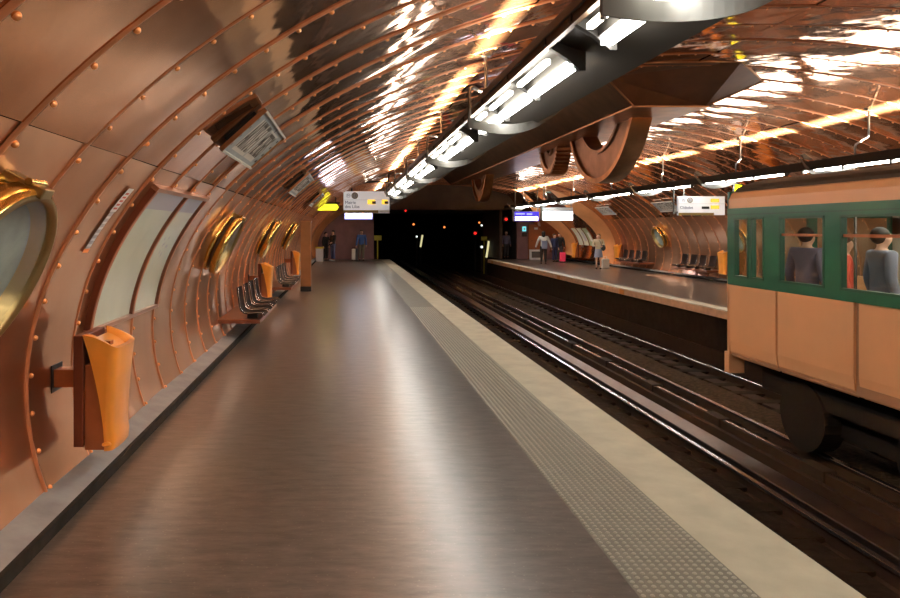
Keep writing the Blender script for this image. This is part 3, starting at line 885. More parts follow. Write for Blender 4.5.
# ------------------------------------------------------------------ hanging signs
def face_text(body, size, m, x, y, z, parent, sx=1., align='LEFT'):
    return text('lettering', body, size, m, Matrix.Translation((x, y, z)) @ Matrix.Rotation(PI/2, 4, 'X'), parent, .004, sx, align)
def disc(x, y, z, r, m, nm, parent, th=.004, seg=28, hole=0):
    mb = MB()
    if hole:
        o = [(x+r*math.cos(2*PI*k/seg), y-th, z+r*math.sin(2*PI*k/seg)) for k in range(seg)]
        i_ = [(x+hole*math.cos(2*PI*k/seg), y-th, z+hole*math.sin(2*PI*k/seg)) for k in range(seg)]
        mb.add(o+i_, [(k, (k+1) % seg, seg+(k+1) % seg, seg+k) for k in range(seg)])
    else:
        pr = [(x+r*math.cos(2*PI*k/seg), z+r*math.sin(2*PI*k/seg)) for k in range(seg)]
        mb.prism(pr, y-th, y)
    return mb.build(nm, m, parent)
def line_sign(ox, oy, oz, w, h, line2, label, sgn):
    g = thing('line_sign', label, 'sign', at(ox, oy, oz))
    MB().box(0, w, 0, .10, 0, h).build('sign_panel', M['white_glow'], g, bevel=.01)
    MB().box(0, w*.76, -.006, .0, .0, h*.13).build('ochre_band', M['ochre'], g)
    MB().box(0, w, -.003, .0, h*.60, h*.61).build('divider', M['signgrey'], g)
    d = disc(w*.105, -.004, h*.80, h*.10, M['signgrey'], 'metro_badge', g, hole=h*.085)
    face_text('M', h*.15, M['ink'], w*.105, -.006, h*.80, g, 1, 'CENTER')
    d = disc(w*.245, -.004, h*.80, h*.15, M['inkbrown'], 'line_badge', g)
    d2 = disc(w*.245, -.009, h*.80, h*.115, M['signgrey'], 'badge_disc', d)
    face_text('11', h*.19, M['letter'], w*.245, -.014, h*.80, d, .9, 'CENTER')
    for i, t in enumerate(line2):
        face_text(t, h*.20, M['ink'], w*.03, -.004, h*(.48-.19*i) if len(line2) > 1 else h*.40, g)
    return g
# near platform: line 11 towards Mairie des Lilas
y = 25.; k = y/710
def PX(px): return (px-347)*k
def PZ(py): return H - (py-229)*k
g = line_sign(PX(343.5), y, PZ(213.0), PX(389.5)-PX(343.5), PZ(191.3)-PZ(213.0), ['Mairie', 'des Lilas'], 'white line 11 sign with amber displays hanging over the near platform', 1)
w = PX(389.5)-PX(343.5); h = PZ(191.3)-PZ(213.0)
for (xa, xb) in ((.52, .69), (.83, .96)):
    dd = MB().box(w*xa, w*xb, -.012, 0, h*.40, h*.62).build('amber_display', M['amber'], g)
    MB().box(w*xb-.11, w*xb+.02, -.016, -.012, h*.42, h*.54).build('display_digits', M['black'], dd)
MB().box(w*.77, w, -.006, 0, .01, h*.13).build('pale_corner', M['sticker'], g)
for xx in (.02, w-.02):
    MB().tube([(xx, .05, h), (xx, .05, crown(PX(343.5)+xx)-PZ(213.0)+.0)], .022, 8).build('hanger_rod', M['black'], g)
arc = [(w*.18 + (w*1.05-w*.18)*i/16, .05, h + .10 + .24*math.sin(PI*(.15+.6*i/16))) for i in range(17)]
MB().tube([(w*.18, .05, h)]+arc, .03, 8).build('bracket_bow', M['black'], g)
lb = thing('light_box', 'white lit box sign under the hanging line 11 sign', 'sign', at(PX(344.5), y, PZ(219.4)))
ww = PX(372.5)-PX(344.5); hh = PZ(213.2)-PZ(219.4)
MB().box(0, ww, 0, .09, 0, hh+.006).build('box_case', M['signgrey'], lb)
for xx in (.1, ww-.1): MB().box(xx-.02, xx+.02, .09, .11, hh*.4, hh+.12).build('hanger_strap', M['signgrey'], lb)
MB().box(.0, ww, -.006, 0, 0, hh).build('lit_rim', M['blue_soft'], lb)
MB().box(.03, ww-.03, -.012, -.006, .05, hh-.01).build('lit_face', M['white_lit'], lb)
# yellow lit way-out sign
ex = thing('exit_sign', 'yellow lit arrow-shaped sign left of the white line sign', 'sign', at(PX(315.5), y, PZ(210.6)))
we = PX(339.2)-PX(315.5); he = PZ(203.8)-PZ(210.6)
MB().prism([(0, 0), (we*.9, 0), (we, he*.5), (we*.9, he), (0, he)], 0, .08).build('sign_case', M['black'], ex)
MB().prism([(.012, .012), (we*.89, .012), (we-.02, he*.5), (we*.89, he-.012), (.012, he-.012)], -.008, 0).build('lit_face', M['yellow_lit'], ex)
mb = MB()
mb.prism([(we*.86, he*.30), (we*.93, he*.5), (we*.86, he*.70), (we*.84, he*.66), (we*.885, he*.5), (we*.84, he*.34)], -.012, -.008)
mb.build('arrow', M['ochre'], ex)
face_text('SORTIE', he*.5, M['ochre'], we*.12, -.009, he*.5, ex, 1.0)
MB().box(-.06, we*1.02, .0, .06, he, he+.05).build('mounting_bar', M['black'], ex)
for xx in (we*.12, we*.85):
    MB().tube([(xx, .04, he+.03), (xx, .04, crown(PX(315.5)+xx)-PZ(210.6))], .015, 8).build('hanger_rod', M['black'], ex)
# opposite platform: line 11 towards Chatelet
y = 18.; k = y/710
w = PX(725)-PX(678.5); h = PZ(196.3)-PZ(215.2)
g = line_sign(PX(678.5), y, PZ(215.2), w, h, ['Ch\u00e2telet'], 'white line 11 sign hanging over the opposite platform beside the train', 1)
MB().box(w*.50, w*.66, -.010, 0, h*.33, h*.46).build('dark_display', M['black'], g)
for za in (.33, .68):
    MB().box(w*.69, w*.87, -.012, 0, h*za, h*(za+.19)).build('amber_display', M['amber'], g)
for xx in (-.10, .16):
    MB().tube([(xx, .05, h*.05 if xx < 0 else h), (xx, .05, 1.0 - .12)], .022 if xx < 0 else .018, 8).build('hanger_rod', M['cradle'], g)
MB().box(-.11, .0, .03, .07, h*.1, h*.2).build('hanger_clip', M['cradle'], g)
# lit signs farther along the opposite platform
def lit_sign(x0, x1, y0p, y1p, yd, label, kind):
    global k
    k = yd/710
    w = PX(x1)-PX(x0); h = PZ(y0p)-PZ(y1p)
    g = thing('lit_sign', label, 'sign', at(PX(x0), yd, PZ(y1p)))
    MB().box(0, w, 0, .12, 0, h).build('sign_case', M['signgrey'], g)
    if kind == 'blue':
        MB().box(.01, w-.01, -.008, 0, .01, h-.01).build('blue_face', M['blue_lit'], g)
        MB().box(.05, w-.06, -.014, -.008, h*.08, h*.46).build('lit_strip', M['violet_lit'], g)
        MB().box(.06, w*.42, -.012, -.008, h*.68, h*.84).build('pale_line', M['blue_soft'], g)
        MB().box(w*.5, w*.72, -.012, -.008, h*.64, h*.82).build('pale_line', M['blue_soft'], g)
    else:
        MB().box(.02, w-.02, -.008, 0, .02, h*.68).build('lit_face', M['white_lit'], g)
        MB().box(.02, w-.02, -.010, 0, h*.72, h).build('header_band', M['signgrey'], g)
    top = PZ(y1p)
    for xx in (.06, w-.06):
        zz = crown(PX(x0)+xx)-top
        MB().tube([(xx, .06, h), (xx, .06, zz)], .02, 8).build('hanger_rod', M['cradle'], g)
    MB().box(-.07, -.02, 0, .1, 0, h+.1).build('side_post', M['cradle'], g)
    return g
lit_sign(514.2, 539.2, 211.5, 221.2, 33., 'blue lit sign with a white strip hanging over opposite platform', 'blue')
lit_sign(542.5, 573, 207.5, 220.5, 30., 'bright white lit sign hanging right of the blue one', 'white')
# yellow hanging arrow board over the opposite platform edge
y = 16.; k = y/710
yb = thing('arrow_board', 'tilted yellow arrow board hanging above the train front', 'sign', Matrix.Translation((PX(737.3), y, PZ(194.5))) @ Matrix.Rotation(math.radians(8), 4, 'Y') @ Matrix.Rotation(math.radians(0), 4, 'Z'))
MB().box(-.085, .085, 0, .06, -.21, .23).build('board_case', M['black'], yb)
MB().prism([(-.075, .22), (-.075, -.10), (.0, -.20), (.075, -.10), (.075, .22)], -.008, 0).build('yellow_face', M['yellow_lit'], yb)
MB().prism([(-.02, .16), (-.02, .0), (-.05, .0), (0, -.10), (.05, .0), (.02, .0), (.02, .16)], -.012, -.008).build('arrow', M['ochre'], yb)
MB().tube([(0, .03, .23), (-.04, .03, .52)], .014, 8).build('hanger_rod', M['black'], yb)

# ------------------------------------------------------------------ far end details
def simple(name, label, cat, mb, m, bevel=0): return tag(mb.build(name, m, bevel=bevel), label, cat)
k = Y_END/710
dr = thing('door_1', 'copper red service door in the opposite end wall', 'door', at(0, 0, 0)); dr['kind'] = 'structure'
MB().box(PX(528.5), PX(545.5), Y_END-.05, Y_END, 0, PZ(224.5)).build('door_leaf', M['door'], dr)
MB().box(PX(534), PX(537.5), Y_END-.056, Y_END-.05, PZ(229.5), PZ(227.5)).build('door_sign', M['sticker'], dr)
MB().box(PX(527.6), PX(528.5), Y_END-.07, Y_END, 0, PZ(224.5)).build('door_frame', M['frame'], dr)
MB().tube([(PX(531), Y_END-.05, 1.0), (PX(531), Y_END-.1, 1.0), (PX(532.4), Y_END-.1, 1.0)], .018, 8).build('door_handle', M['chrome'], dr)
g = thing('wall_notice', 'small turquoise notice on the opposite end wall beside the door', 'notice', at(0, 0, 0))
MB().box(PX(522.3), PX(526), Y_END-.03, Y_END, PZ(231.3), PZ(226.5)).build('notice_panel', M['glass'] if False else emit('notice_turquoise', (.2, .75, .8), .55), g)
MB().box(PX(523.6), PX(524.8), Y_END-.034, Y_END-.03, PZ(230), PZ(228)).build('notice_mark', M['sticker'], g)
simple('control_box', 'dark control boxes under the turquoise notice', 'control box', MB().box(PX(521.5), PX(526.5), Y_END-.10, Y_END, PZ(236.5), PZ(232.5)), M['lintel'], .01)
g = thing('display_cabinet', 'pale framed grey cabinet standing before the service door', 'cabinet', at(PX(535), Y_END-.35, 0))
MB().box(-.36, .36, 0, .2, .0, .54).build('cabinet_frame', M['white'], g, bevel=.01)
MB().box(-.27, .27, -.01, .0, .10, .44).build('cabinet_panel', M['greydark'], g)
# ticket-like booth at the dark recess
g = thing('wall_screen', 'pale lit panel in the dark recess above the standing person', 'screen', at(0, 0, 0))
k = 43.5/710
MB().box(PX(504.2), PX(510.2), 43.5, 43.6, PZ(236.5), PZ(231)).build('lit_panel', emit('recess_panel', (.75, .85, .7), .8), g)
MB().box(PX(503.8), PX(510.6), 43.52, 43.6, PZ(237), PZ(230.6)).build('panel_frame', M['black'], g)
simple('recess_plate', 'grey slanted plate on the dark recess wall under red lamp', 'plate', MB().box(PX(501.5), PX(512), 43.5, 43.6, PZ(226.5), PZ(222.5)), M['signgrey'])
k = Y_END/710
simple('yellow_board', 'small yellow board on a thin post left inside the tunnel mouth', 'board', MB().box(PX(386), PX(393.5), Y_END-.04, Y_END, PZ(240.5), PZ(236)) if False else MB().box(PX(374.5), PX(382), Y_END+.5, Y_END+.54, PZ(240.5), PZ(235.6)).tube([(PX(378), Y_END+.56, PZ(236)), (PX(378), Y_END+.56, -1.2)], .03, 6), M['yellowboard'])
# purple wall ends left of this board in the photograph: dark tunnel side
def lamp(name, px, py, yd, r, m, label, mount):
    global k
    k = yd/710; x, z = PX(px), PZ(py); r *= .72
    g = thing(name, label, 'signal', at(x, yd, z))
    MB().box(-r*1.6, r*1.6, .02, .16, -r*1.8, r*1.8).build('lamp_housing', M['black'], g)
    mb = MB(); n = 16; mb.prism([(r*math.cos(2*PI*q/n), r*math.sin(2*PI*q/n)) for q in range(n)], -.01, .02)
    mb.build('lens', m, g)
    if mount == 'up': MB().tube([(0, .09, r), (0, .09, 2.73-z)], .025, 6).build('mount_rod', M['black'], g)
    elif mount == 'down': MB().tube([(0, .09, -r), (0, .09, -1.2-z)], .04, 6).build('mast', M['black'], g)
    return g
lamp('signal_lamp', 405.6, 210.6, Y_END-.2, .07, M['redlamp'], 'dim red lamp at the tunnel lintel, leftmost red one', 'none')
lamp('signal_lamp', 475.2, 233.2, 45, .12, M['redlamp'], 'bright red signal lamp deep in the tunnel', 'down')
lamp('signal_lamp', 413.6, 224.3, 50, .10, M['orangelamp'], 'leftmost orange lamp in the dark tunnel', 'up')
lamp('signal_lamp', 444.4, 227.2, 52, .10, M['orangelamp'], 'orange lamp in the middle of the dark tunnel', 'up')
lamp('signal_lamp', 479.3, 222.6, 46, .08, M['orangelamp'], 'small orange lamp beside a white one in the tunnel', 'up')
lamp('signal_lamp', 481.7, 225.4, 47, .08, M['whitelamp'], 'small white lamp beside an orange one in the tunnel', 'up')
lamp('signal_lamp', 416.8, 236.6, 50, .08, M['whitelamp'], 'white lamp left in the tunnel beside a lit strip', 'down')
lamp('signal_lamp', 481.8, 247.0, 42, .09, M['whitelamp'], 'white lamp low in the tunnel near the opposite platform', 'down')
lamp('signal_lamp', 506.2, 219.2, 38.2, .10, M['redlamp'], 'orange red lamp over the dark recess beside blue sign', 'none')
def strip_lamp(pts, yd, label):
    global k
    k = yd/710
    g = thing('strip_lamp', label, 'lamp', at(0, 0, 0))
    P = [(PX(a), yd, PZ(b2)) for a, b2 in pts]
    MB().tube(P, .06, 8).build('lit_strip', M['paleyellow'], g)
    MB().tube([(P[-1][0], yd+.08, P[0][2]), (P[-1][0], yd+.08, -1.2)], .06, 6).build('mast', M['black'], g)
strip_lamp([(422.5, 235), (421.5, 241), (420.5, 247)], 50, 'pale yellow lit strip on a mast left in the tunnel')
strip_lamp([(488.8, 241), (487.6, 250), (486.4, 257.5)], 42, 'pale yellow lit strip beside the opposite platform end')
k = 42/710
simple('tunnel_plate', 'small yellow plate in the tunnel mouth by the lit strip', 'plate', MB().box(PX(481.5), PX(487.5), 42.1, 42.2, PZ(240.5), PZ(236.5)).tube([(PX(484.5), 42.15, PZ(240)), (PX(484.5), 42.15, -1.2)], .03, 6), M['yellowboard'])
# opposite posters between the arch rings
def vB(s, off): return V(s, .47+off)
for q in range(3):
    ya = 32.6 + q*.78
    sa_, sb_ = S_TOT - s_for_z(.95), S_TOT - s_for_z(2.0)
    g = thing('poster', ['poster with green edge, nearest of the three opposite', 'middle poster of the three on the opposite arch', 'farthest poster of the three on the opposite arch'][q], 'poster', at(0, 0, 0), 'posters on the opposite arch')
    mb = MB(); mb.grid([[(vB(sb_+(sa_-sb_)*i/12, .02)[0], yy, vB(sb_+(sa_-sb_)*i/12, .02)[1]) for yy in (ya, ya+.70)] for i in range(13)], True)
    mb.build('sheet', M['cream'] if q else mat('poster_green', (.34, .42, .24), .4), g)
    mb = MB(); mb.grid([[(vB(sb_+(sa_-sb_)*i/12, .025)[0], yy, vB(sb_+(sa_-sb_)*i/12, .025)[1]) for yy in (ya+.15, ya+.42)] for i in range(3, 10)], True)
    mb.build('print_block', M['sticker'] if q != 1 else M['mauve'], g)
    for yy in (ya-.03, ya+.70):
        mb = MB(); mb.grid([[(vB(sb_+(sa_-sb_)*i/12, o)[0], y2, vB(sb_+(sa_-sb_)*i/12, o)[1]) for y2, o in ((yy, .0), (yy, .04), (yy+.03, .04), (yy+.03, 0))] for i in range(13)], False)
        mb.build('frame_upright', M['frame'], g)

# ------------------------------------------------------------------ the train
TX = 5.25
TF = 9.80                      # far end of the train (its front)
tr = thing('metro_train', 'peach and green metro train standing at the opposite platform', 'train', at(TX, 0, 0))
W = 2.30; YR = -11.
def nose(u):   # inset of the side near the front end
    return 0
# lower body
def side_panel(y0, y1, z0, z1, m, nm, x0=0., th=.06, bev=.0):
    return MB().box(x0, x0+th, y0, y1, z0, z1).build(nm, m, tr, bevel=bev)
lb_prof = [(.06, -.10), (.015, -.02), (.0, .12), (0, .89), (.06, .89)]
def lower(y0, y1, nm, inset=0):
    return MB().prism([(x+inset, z) for x, z in lb_prof], y0, y1).build(nm, M['peach'], tr)
lower(8.70, TF-.03, 'cab_side_panel')
doors = [(8.70, 7.50, 'body')]
# body from front to back: cab 8.70-9.77, body 7.9-8.66 / door etc
edges = [8.66, 7.52]
yy = 8.66
seq = []
lower(8.63-.84-.21, 8.66, 'side_panel')
# grooves at the door jambs
cuts = [8.68, 7.42, 5.9, 4.6, 3.1, 1.8]
lower(7.36, 7.58, 'side_panel')
is_door = True
yprev = 7.34
while yprev > YR:
    ln = 1.28 if is_door else 2.6
    lower(yprev-ln, yprev-.03, 'door_panel' if is_door else 'side_panel', .02 if is_door else 0)
    yprev -= ln; is_door = not is_door
MB().box(.03, .06, YR, TF-.05, -.08, .9).build('body_liner', M['peach_dk'], tr)
side_panel(YR, TF-.6, .60, .615, M['peach_dk'], 'waist_bead', -.006, .02) if False else None
# green window band (near side) with openings
Z0, Z1, ZT, ZP = .89, 1.00, 1.80, 1.93
win = [(9.28, 9.62), (8.93, 9.22), (7.80, 8.62)]
a = 7.55
flip = 0
while a > YR+1.5:
    win.append((a-1.02, a)); a -= 1.02+.24; flip += 1
side_panel(YR, TF-.02, Z0, Z1, M['green'], 'window_sill_band', -.006, .066)
side_panel(YR, TF-.02, ZT, ZP, M['green'], 'window_head_band', -.006, .066)
side_panel(YR, TF-.02, ZT+.035, ZT+.05, M['green_dk'], 'band_groove', -.010, .02)
win.sort(reverse=True)
prev = TF-.02
for (a, b2) in win:
    side_panel(b2, prev, Z1, ZT, M['green'], 'window_pillar', -.006, .066)
    fo = MB()
    fo.box(-.012, .05, a, b2, Z1, Z1+.025); fo.box(-.012, .05, a, b2, ZT-.025, ZT); fo.box(-.012, .05, a, a+.025, Z1, ZT); fo.box(-.012, .05, b2-.025, b2, Z1, ZT)
    f = fo.build('train_window', M['green_dk'], tr)
    MB().box(.02, .026, a+.02, b2-.02, Z1+.02, ZT-.02).build('pane', M['trainglass'], f)
    if b2-a > .6:
        MB().box(.01, .04, a, b2, ZT-.235, ZT-.205).build('sash_bar', M['bin_box'], f)
    prev = a
side_panel(YR, prev, Z1, ZT, M['green'], 'window_pillar', -.006, .066)
MB().prism([(0, ZP), (0, 2.06), (.03, 2.135), (.09, 2.17), (.09, ZP)], YR, TF-.02).build('cornice_band', M['peach'], tr)
roof = [(.05, 2.14)] + [(W/2 + (W/2-.05)*math.cos(PI-PI*i/14), 2.14+.23*math.sin(PI*i/14)) for i in range(15)] + [(W-.05, 2.14)]
MB().prism(roof[1:-1], YR, TF-.08).build('roof', M['roof'], tr)
# far side, floor, ceiling, front
MB().box(W-.06, W, YR, TF-.02, -.08, Z1).build('far_side_panel', M['interior'], tr)
MB().box(W-.06, W, YR, TF-.02, 1.58, 2.14).build('far_side_head', M['interior'], tr)
for (a, b2) in win:
    pass
yq = TF-.02
for (a, b2) in win:
    MB().box(W-.06, W, b2-.18, yq, Z1, ZT).build('far_side_pillar', M['interior'], tr); yq = a+.18
MB().box(W-.06, W, YR, yq, Z1, ZT).build('far_side_pillar', M['interior'], tr)
MB().box(.06, W-.06, YR, TF-.05, -.08, .02).build('train_floor', M['tseat'], tr)
MB().box(.06, W-.06, YR, TF-.05, 2.08, 2.13).build('inner_ceiling', M['interior'], tr)
for yy in (8.0, 6.2, 4.4, 2.6, .8):
    MB().box(W/2-.06, W/2+.06, yy-.6, yy+.6, 2.045, 2.08).build('interior_lamp', M['tlight'], tr)
# front end: lower apron, window, headlamps
fr = MB(); fr.prism([(.0, -.10), (.0, 1.0), (W, 1.0), (W, -.10)], TF-.05, TF)
fr.build('front_apron', M['peach'], tr, bevel=.02)
fr = MB(); fr.box(0, W, TF-.05, TF, 1.80, 2.16); fr.box(0, .10, TF-.05, TF, 1.0, 1.8); fr.box(W-.1, W, TF-.05, TF, 1.0, 1.8); fr.box(W/2-.06, W/2+.06, TF-.05, TF, 1.0, 1.8)
fr.build('front_frame', M['green'], tr)
MB().box(.1, W-.1, TF-.03, TF-.02, 1.0, 1.8).build('windscreen', M['trainglass'], tr)
MB().box(.06, W-.06, 8.66, 8.70, 0, 2.1).build('cab_bulkhead', M['green_dk'], tr) if False else None
for xx in (.35, W-.35):
    mb = MB(); n = 16; mb.prism([(xx+.09*math.cos(2*PI*q/n), .62+.09*math.sin(2*PI*q/n)) for q in range(n)], TF, TF+.02); mb.build('headlamp', M['chrome'], tr)
MB().box(.02, .24, TF, TF+.12, -.34, -.05).build('step_plate', M['peach'], tr, bevel=.01)
MB().box(.9, 1.4, TF-.05, TF+.45, -.5, -.25).build('coupler', M['under'], tr, bevel=.02)
# underframe and bogies
MB().box(.25, W-.25, YR, TF-.4, -.45, -.08).build('underframe', M['under'], tr)
for yb_ in (7.6, -2.0):
    bg = MB().box(.42, W-.42, yb_-1.25, yb_+1.25, -.75, -.4).build('bogie', M['under'], tr)
    for dy in (-.95, .95):
        for xx in (.22, W-.22-.24):
            mb = MB(); n = 24
            mb.prism([(yb_+dy+.42*math.cos(2*PI*q/n), -.60+.42*math.sin(2*PI*q/n)) for q in range(n)], xx, xx+.24, axis='x')
            mb.build('wheel', M['under'], bg)
# seats inside
for yy in (8.1, 7.1, 6.1, 5.1):
    for xx in (1.45,):
        so = MB().box(xx, W-.08, yy-.22, yy+.22, .02, .45).build('train_seat', M['tseat'], tr, bevel=.03)
        MB().box(xx, W-.08, yy+.17, yy+.25, .45, .95).build('seat_back', M['tseat'], so, bevel=.02)
for yy in (8.45, 6.6):
    MB().tube([(.8, yy, .02), (.8, yy, 2.08)], .017, 8).build('grab_pole', M['chrome'], tr)

# ------------------------------------------------------------------ people
def skin_mesh(name, verts, edges, m, parent, root=0, sub=2):
    me = bpy.data.meshes.new(name); me.from_pydata([v[:3] for v in verts], edges, [])
    o = bpy.data.objects.new(name, me); COL.objects.link(o)
    o.modifiers.new('Skin', 'SKIN'); sv = me.skin_vertices[0].data
    for i, v in enumerate(verts):
        r = v[3]; sv[i].radius = r if isinstance(r, tuple) else (r, r); sv[i].use_root = (i == root)
    o.modifiers[0].use_smooth_shade = True
    s = o.modifiers.new('Sub', 'SUBSURF'); s.levels = sub; s.render_levels = sub
    dg = bpy.context.evaluated_depsgraph_get()
    me2 = bpy.data.meshes.new_from_object(o.evaluated_get(dg))
    COL.objects.unlink(o); bpy.data.objects.remove(o)
    me2.materials.clear(); me2.materials.append(m)
    for p in me2.polygons: p.use_smooth = True
    o2 = bpy.data.objects.new(name, me2); COL.objects.link(o2); o2.parent = parent
    return o2
def person(label, x, y, rz, hgt, top, legs, hair, shoes, skin='skin', stride=.0, arm_l=None, arm_r=None, longhair=False, skirt=False, z=0., bareleg=False, wide=1.0, hood=None):
    g = thing('person', label, 'person', at(x, y, z, rz))
    S = hgt
    # faces local -y; x to its left is +
    def J(sd, st):
        return dict(hip=(sd*.052, 0, .50), knee=(sd*.055, -st*.55-.012, .275), ankle=(sd*.058, -st+.01, .045), toe=(sd*.066, -st-.085, .014),
                    sh=(sd*.108*wide, .006, .805), elb=(sd*.142*wide, .02, .635), wr=(sd*.150*wide, -.025, .49))
    Lq, Rq = J(1, stride), J(-1, -stride)
    if arm_l: Lq.update(arm_l)
    if arm_r: Rq.update(arm_r)
    v = [(0, 0, .53, .058), (0, .004, .62, .052), (0, .0, .72, (.066, .048)), (0, .004, .80, (.06, .040)), (0, .006, .845, .030), (0, -.004, .88, .038), (0, -.006, .925, .050), (0, -.004, .962, .042)]
    e = [(0, 1), (1, 2), (2, 3), (3, 4), (4, 5), (5, 6), (6, 7)]
    # nose and ears
    v.append((0, -.058, .915, .008)); e.append((6, 8))
    for sd in (1, -1):
        v.append((sd*.055, .004, .918, .010)); e.append((6, len(v)-1))
    def limb(start, pts):
        p = start
        for q in pts:
            v.append(q); e.append((p, len(v)-1)); p = len(v)-1
        return p
    for D, sd in ((Lq, 1), (Rq, -1)):
        limb(0, [(*D['hip'], .044), (*D['knee'], .031), (*D['ankle'], .021), (*D['toe'], .018)])
        w_ = limb(3, [(*D['sh'], .031), (*D['elb'], .024), (*D['wr'], .017)])
        # palm and five fingers
        wx, wy, wz = D['wr']; ex_, ey_, ez_ = D['elb']
        d = Vector((wx-ex_, wy-ey_, wz-ez_)).normalized()
        px = Vector((0, 1, 0)) if abs(d.y) < .8 else Vector((0, 0, 1))
        palm = Vector((wx, wy, wz)) + d*.026
        v.append((*palm, .015)); e.append((w_, len(v)-1)); pi = len(v)-1
        for q in range(4):
            base = palm + d*.012 + px*(-.015+.010*q)
            tip = base + d*(.030+.006*(1 if q in (1, 2) else 0)) + Vector((-sd*.010, 0, 0))
            v.append((*base, .0052)); e.append((pi, len(v)-1)); v.append((*tip, .0042)); e.append((len(v)-2, len(v)-1))
        tb = palm + px*-.024 + d*.004; v.append((*tb, .0056)); e.append((pi, len(v)-1)); v.append((*(tb+d*.022+px*-.008), .0046)); e.append((len(v)-2, len(v)-1))
    sc = lambda vs: [(a*S, b*S, c*S, (tuple(t*S for t in r) if isinstance(r, tuple) else r*S)) for a, b, c, r in vs]
    skin_mesh('body', sc(v), e, M[skin], g)
    # top
    tv = [(0, 0, .445, (.100, .078)), (0, .004, .60, (.092, .072)), (0, 0, .72, (.100, .070)), (0, .004, .80, (.082, .056)), (0, .006, .832, .038)]
    te = [(0, 1), (1, 2), (2, 3), (3, 4)]
    for D in (Lq, Rq):
        a = len(tv); tv += [(*D['sh'], .045), (*D['elb'], .036), (*D['wr'], .027)]; te += [(3, a), (a, a+1), (a+1, a+2)]
    skin_mesh('jacket' if not skirt else 'dress_top', sc(tv), te, M[top], g)
    if skirt:
        mb = MB(); P = []
        for i, (zz, r) in enumerate(((.56, .085), (.50, .098), (.42, .108), (.33, .118))):
            P.append([(r*S*math.cos(2*PI*q/20), r*.8*S*math.sin(2*PI*q/20), zz*S) for q in range(21)])
        mb.grid(P, True); mb.build('skirt', M[legs], g)
    else:
        lv = [(0, 0, .575, (.084, .064))]; le = []
        for D in (Lq, Rq):
            a = len(lv); h_, kn, an = D['hip'], D['knee'], D['ankle']
            lv += [(*h_, .062), (*kn, .045), (an[0], an[1], an[2]+.01, .034)]; le += [(0, a), (a, a+1), (a+1, a+2)]
        skin_mesh('trousers', sc(lv), le, M[legs], g)
    hb = MB(); hb.ball((0, .017*S, .936*S), (.058*S, .060*S, .062*S), 16, 10)
    if longhair: hb.ball((0, .035*S, .88*S), (.055*S, .034*S, .085*S), 14, 8)
    hb.build('hair', M[hair], g)
    for D, sd in ((Lq, 1), (Rq, -1)):
        ax, ay, az = D['ankle']
        MB().ball((ax*S, (ay-.045)*S, .022*S+max(0, az-.045)*S), (.028*S, .072*S, .022*S), 12, 8).build('shoe', M[shoes], g)
    return g
kk = lambda px, Y: (px-347)*Y/710
person('man in blue shirt standing behind a white suitcase, far end of near platform', kk(361.5, 37), 37.0, 0, 1.62, 'blueshirt', 'khaki', 'hairbrown', 'shoe', stride=.03,
       arm_r={'wr': (-.17, -.06, .47)})
person('person all in black standing by the pale bin on near platform', kk(326, 37.2), 37.2, .8, 1.50, 'blackcloth', 'blackcloth', 'hairblack', 'shoe',
       arm_l={'elb': (.13, -.04, .66), 'wr': (.05, -.11, .68)})
person('person in black jacket and blue jeans on the near platform', kk(333, 36.6), 36.6, -.9, 1.60, 'blackcloth', 'jeans', 'hairblack', 'shoewhite',
       arm_l={'elb': (.14, -.03, .64), 'wr': (.10, -.12, .60)})
cs = thing('suitcase', 'upright white suitcase beside the man in blue shirt', 'suitcase', at(kk(353.6, 36.8), 36.8, 0))
MB().box(-.10, .10, -.12, .12, .05, .62).build('case_shell', M['whitecloth'], cs, bevel=.03)
MB().tube([(-.06, 0, .62), (-.06, 0, .70), (.06, 0, .70), (.06, 0, .62)], .012, 8).build('handle', M['shoe'], cs)
for q in (-.07, .07): MB().ball((q, 0, .028), (.02, .03, .028), 10, 6).build('wheel', M['shoe'], cs)
MB().box(.105, .22, -.12, .12, .0, .64).build('side_pocket', M['greydark'], cs, bevel=.02)
bn = thing('waste_bin', 'pale waste bin with yellow lid by the far left wall', 'bin', at(kk(319.5, 36.0), 36.0, 0))
MB().box(-.19, .19, -.19, .19, 0, .66).build('bin_body', M['signgrey'], bn, bevel=.03)
MB().box(-.20, .20, -.20, .20, .66, .74).build('bin_lid', M['yellowboard'], bn, bevel=.02)
person('woman in white jacket and black trousers walking away on opposite platform', kk(543.5, 33.4), 33.4, PI-.2, 1.56, 'whitecloth', 'blackcloth', 'hairblack', 'shoe', skin='skin_dk', stride=.05, longhair=True,
       arm_l={'elb': (.18, .02, .65), 'wr': (.23, -.02, .50)}, arm_r={'elb': (-.18, .02, .65), 'wr': (-.23, -.02, .50)})
jx = kk(543.5, 33.4)
jk = thing('backpack', 'grey blue backpack worn by the woman in white jacket', 'backpack', at(jx, 33.4, -.2))
MB().box(-.13, .13, -.24, -.115, .92, 1.30).build('pack_body', M['greyblue'], jk, bevel=.04)
MB().box(-.09, .09, -.275, -.24, .95, 1.10).build('pack_pocket', M['greyblue'], jk, bevel=.015)
for q in (-.10, .10): MB().tube([(q, -.13, 1.28), (q, -.03, 1.335), (q, .09, 1.27), (q, .105, 1.10)], .016, 8).build('strap', M['greyblue'], jk)
person('person in navy standing near the pink suitcase opposite', kk(554.5, 35.6), 35.6, .4, 1.42, 'navy', 'navy', 'hairbrown', 'shoe')
person('person in black standing behind the pink suitcase opposite', kk(559.8, 35.9), 35.9, -.5, 1.48, 'blackcloth', 'greydark', 'hairblack', 'shoe')
cs = thing('suitcase', 'bright pink suitcase on the opposite platform', 'suitcase', at(kk(562.6, 34.9), 34.9, 0))
MB().box(-.13, .13, -.10, .10, .05, .50).build('case_shell', M['pink'], cs, bevel=.03)
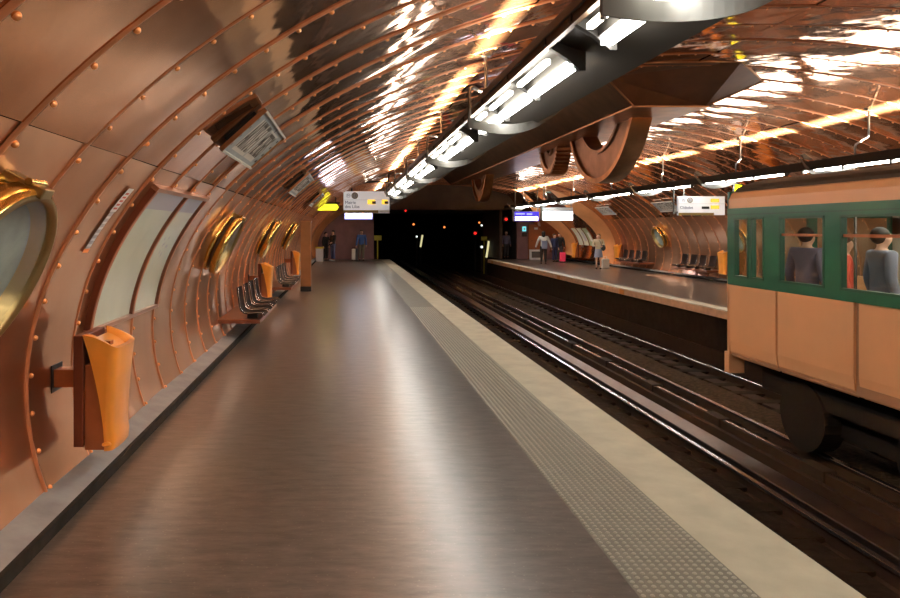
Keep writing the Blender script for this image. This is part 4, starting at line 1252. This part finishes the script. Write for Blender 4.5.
MB().tube([(-.07, 0, .50), (-.07, 0, .70), (.07, 0, .70), (.07, 0, .50)], .012, 8).build('handle', M['shoe'], cs)
for q in (-.09, .09): MB().ball((q, 0, .028), (.02, .03, .028), 10, 6).build('wheel', M['shoe'], cs)
person('woman in beige top and grey skirt waiting by opposite benches', kk(598.5, 29.2), 29.2, -.4, 1.47, 'beige', 'greyblue', 'hairfair', 'shoe', skirt=True, stride=.02, longhair=True,
       arm_r={'elb': (-.15, -.03, .65), 'wr': (-.08, -.11, .66)}, arm_l={'elb': (.15, -.02, .65), 'wr': (.10, -.11, .64)})
hbg = thing('handbag', 'dark handbag held at the waist of beige dressed woman', 'bag', at(kk(602.0, 29.1), 29.05, 0))
MB().ball((.03, 0, .88), (.09, .12, .13), 14, 10).build('bag_body', M['greydark'], hbg)
MB().tube([(-.03, 0, .97), (-.08, .02, 1.12), (-.12, .05, 1.19)], .012, 8).build('bag_strap', M['greydark'], hbg)
wb = thing('carrier_bag', 'white carrier bag on the floor by the orange bin opposite', 'bag', at(kk(605.3, 29.9), 29.9, 0))
MB().box(-.15, .15, -.09, .09, 0, .40).build('bag_body', M['whitecloth'], wb, bevel=.04)
MB().tube([(-.07, 0, .39), (-.05, 0, .50), (.05, 0, .50), (.07, 0, .39)], .012, 8).build('handle', M['whitecloth'], wb)
person('person in lilac top standing in the dark recess opposite', kk(506.3, 40.0), 40.0, .2, 1.55, 'lilac', 'greydark', 'hairblack', 'shoe')
# passengers in the train
person('passenger in pale grey top standing near the train front', TX+.80, 9.33, 1.9, 1.66, 'lilac', 'greydark', 'hairblack', 'shoe', z=.02)
person('passenger in pale blue shirt standing in the train by the right picture edge', TX+.95, 8.22, 1.4, 1.66, 'greyblue', 'navy', 'hairblack', 'shoe', z=.02)
person('passenger in red top standing at the far side of train front', TX+1.35, 9.4, 1.0, 1.55, 'red', 'navy', 'hairbrown', 'shoe', z=.02)

# ------------------------------------------------------------------ world, camera, view
wd = bpy.data.worlds.new('World'); SC.world = wd; wd.use_nodes = True
wd.node_tree.nodes['Background'].inputs['Color'].default_value = (0, 0, 0, 1)
wd.node_tree.nodes['Background'].inputs['Strength'].default_value = 0
cam = bpy.data.cameras.new('Camera'); co = bpy.data.objects.new('Camera', cam); COL.objects.link(co)
co.location = (0, 0, H); co.rotation_euler = (PI/2, 0, 0)
cam.sensor_width = 36; cam.lens = 36*710/900
cam.shift_x = (450-347)/900; cam.shift_y = -(299-229)/900
cam.clip_start = .05; cam.clip_end = 200
SC.camera = co
SC.view_settings.view_transform = 'Standard'; SC.view_settings.look = 'None'
SC.view_settings.gamma = 1; SC.view_settings.exposure = 1.0
SC.view_settings.use_curve_mapping = False
SC.cycles.max_bounces = 12; SC.cycles.glossy_bounces = 8; SC.cycles.diffuse_bounces = 4; SC.cycles.transparent_max_bounces = 12
SC.cycles.use_denoising = True
SC.cycles.sample_clamp_indirect = 12
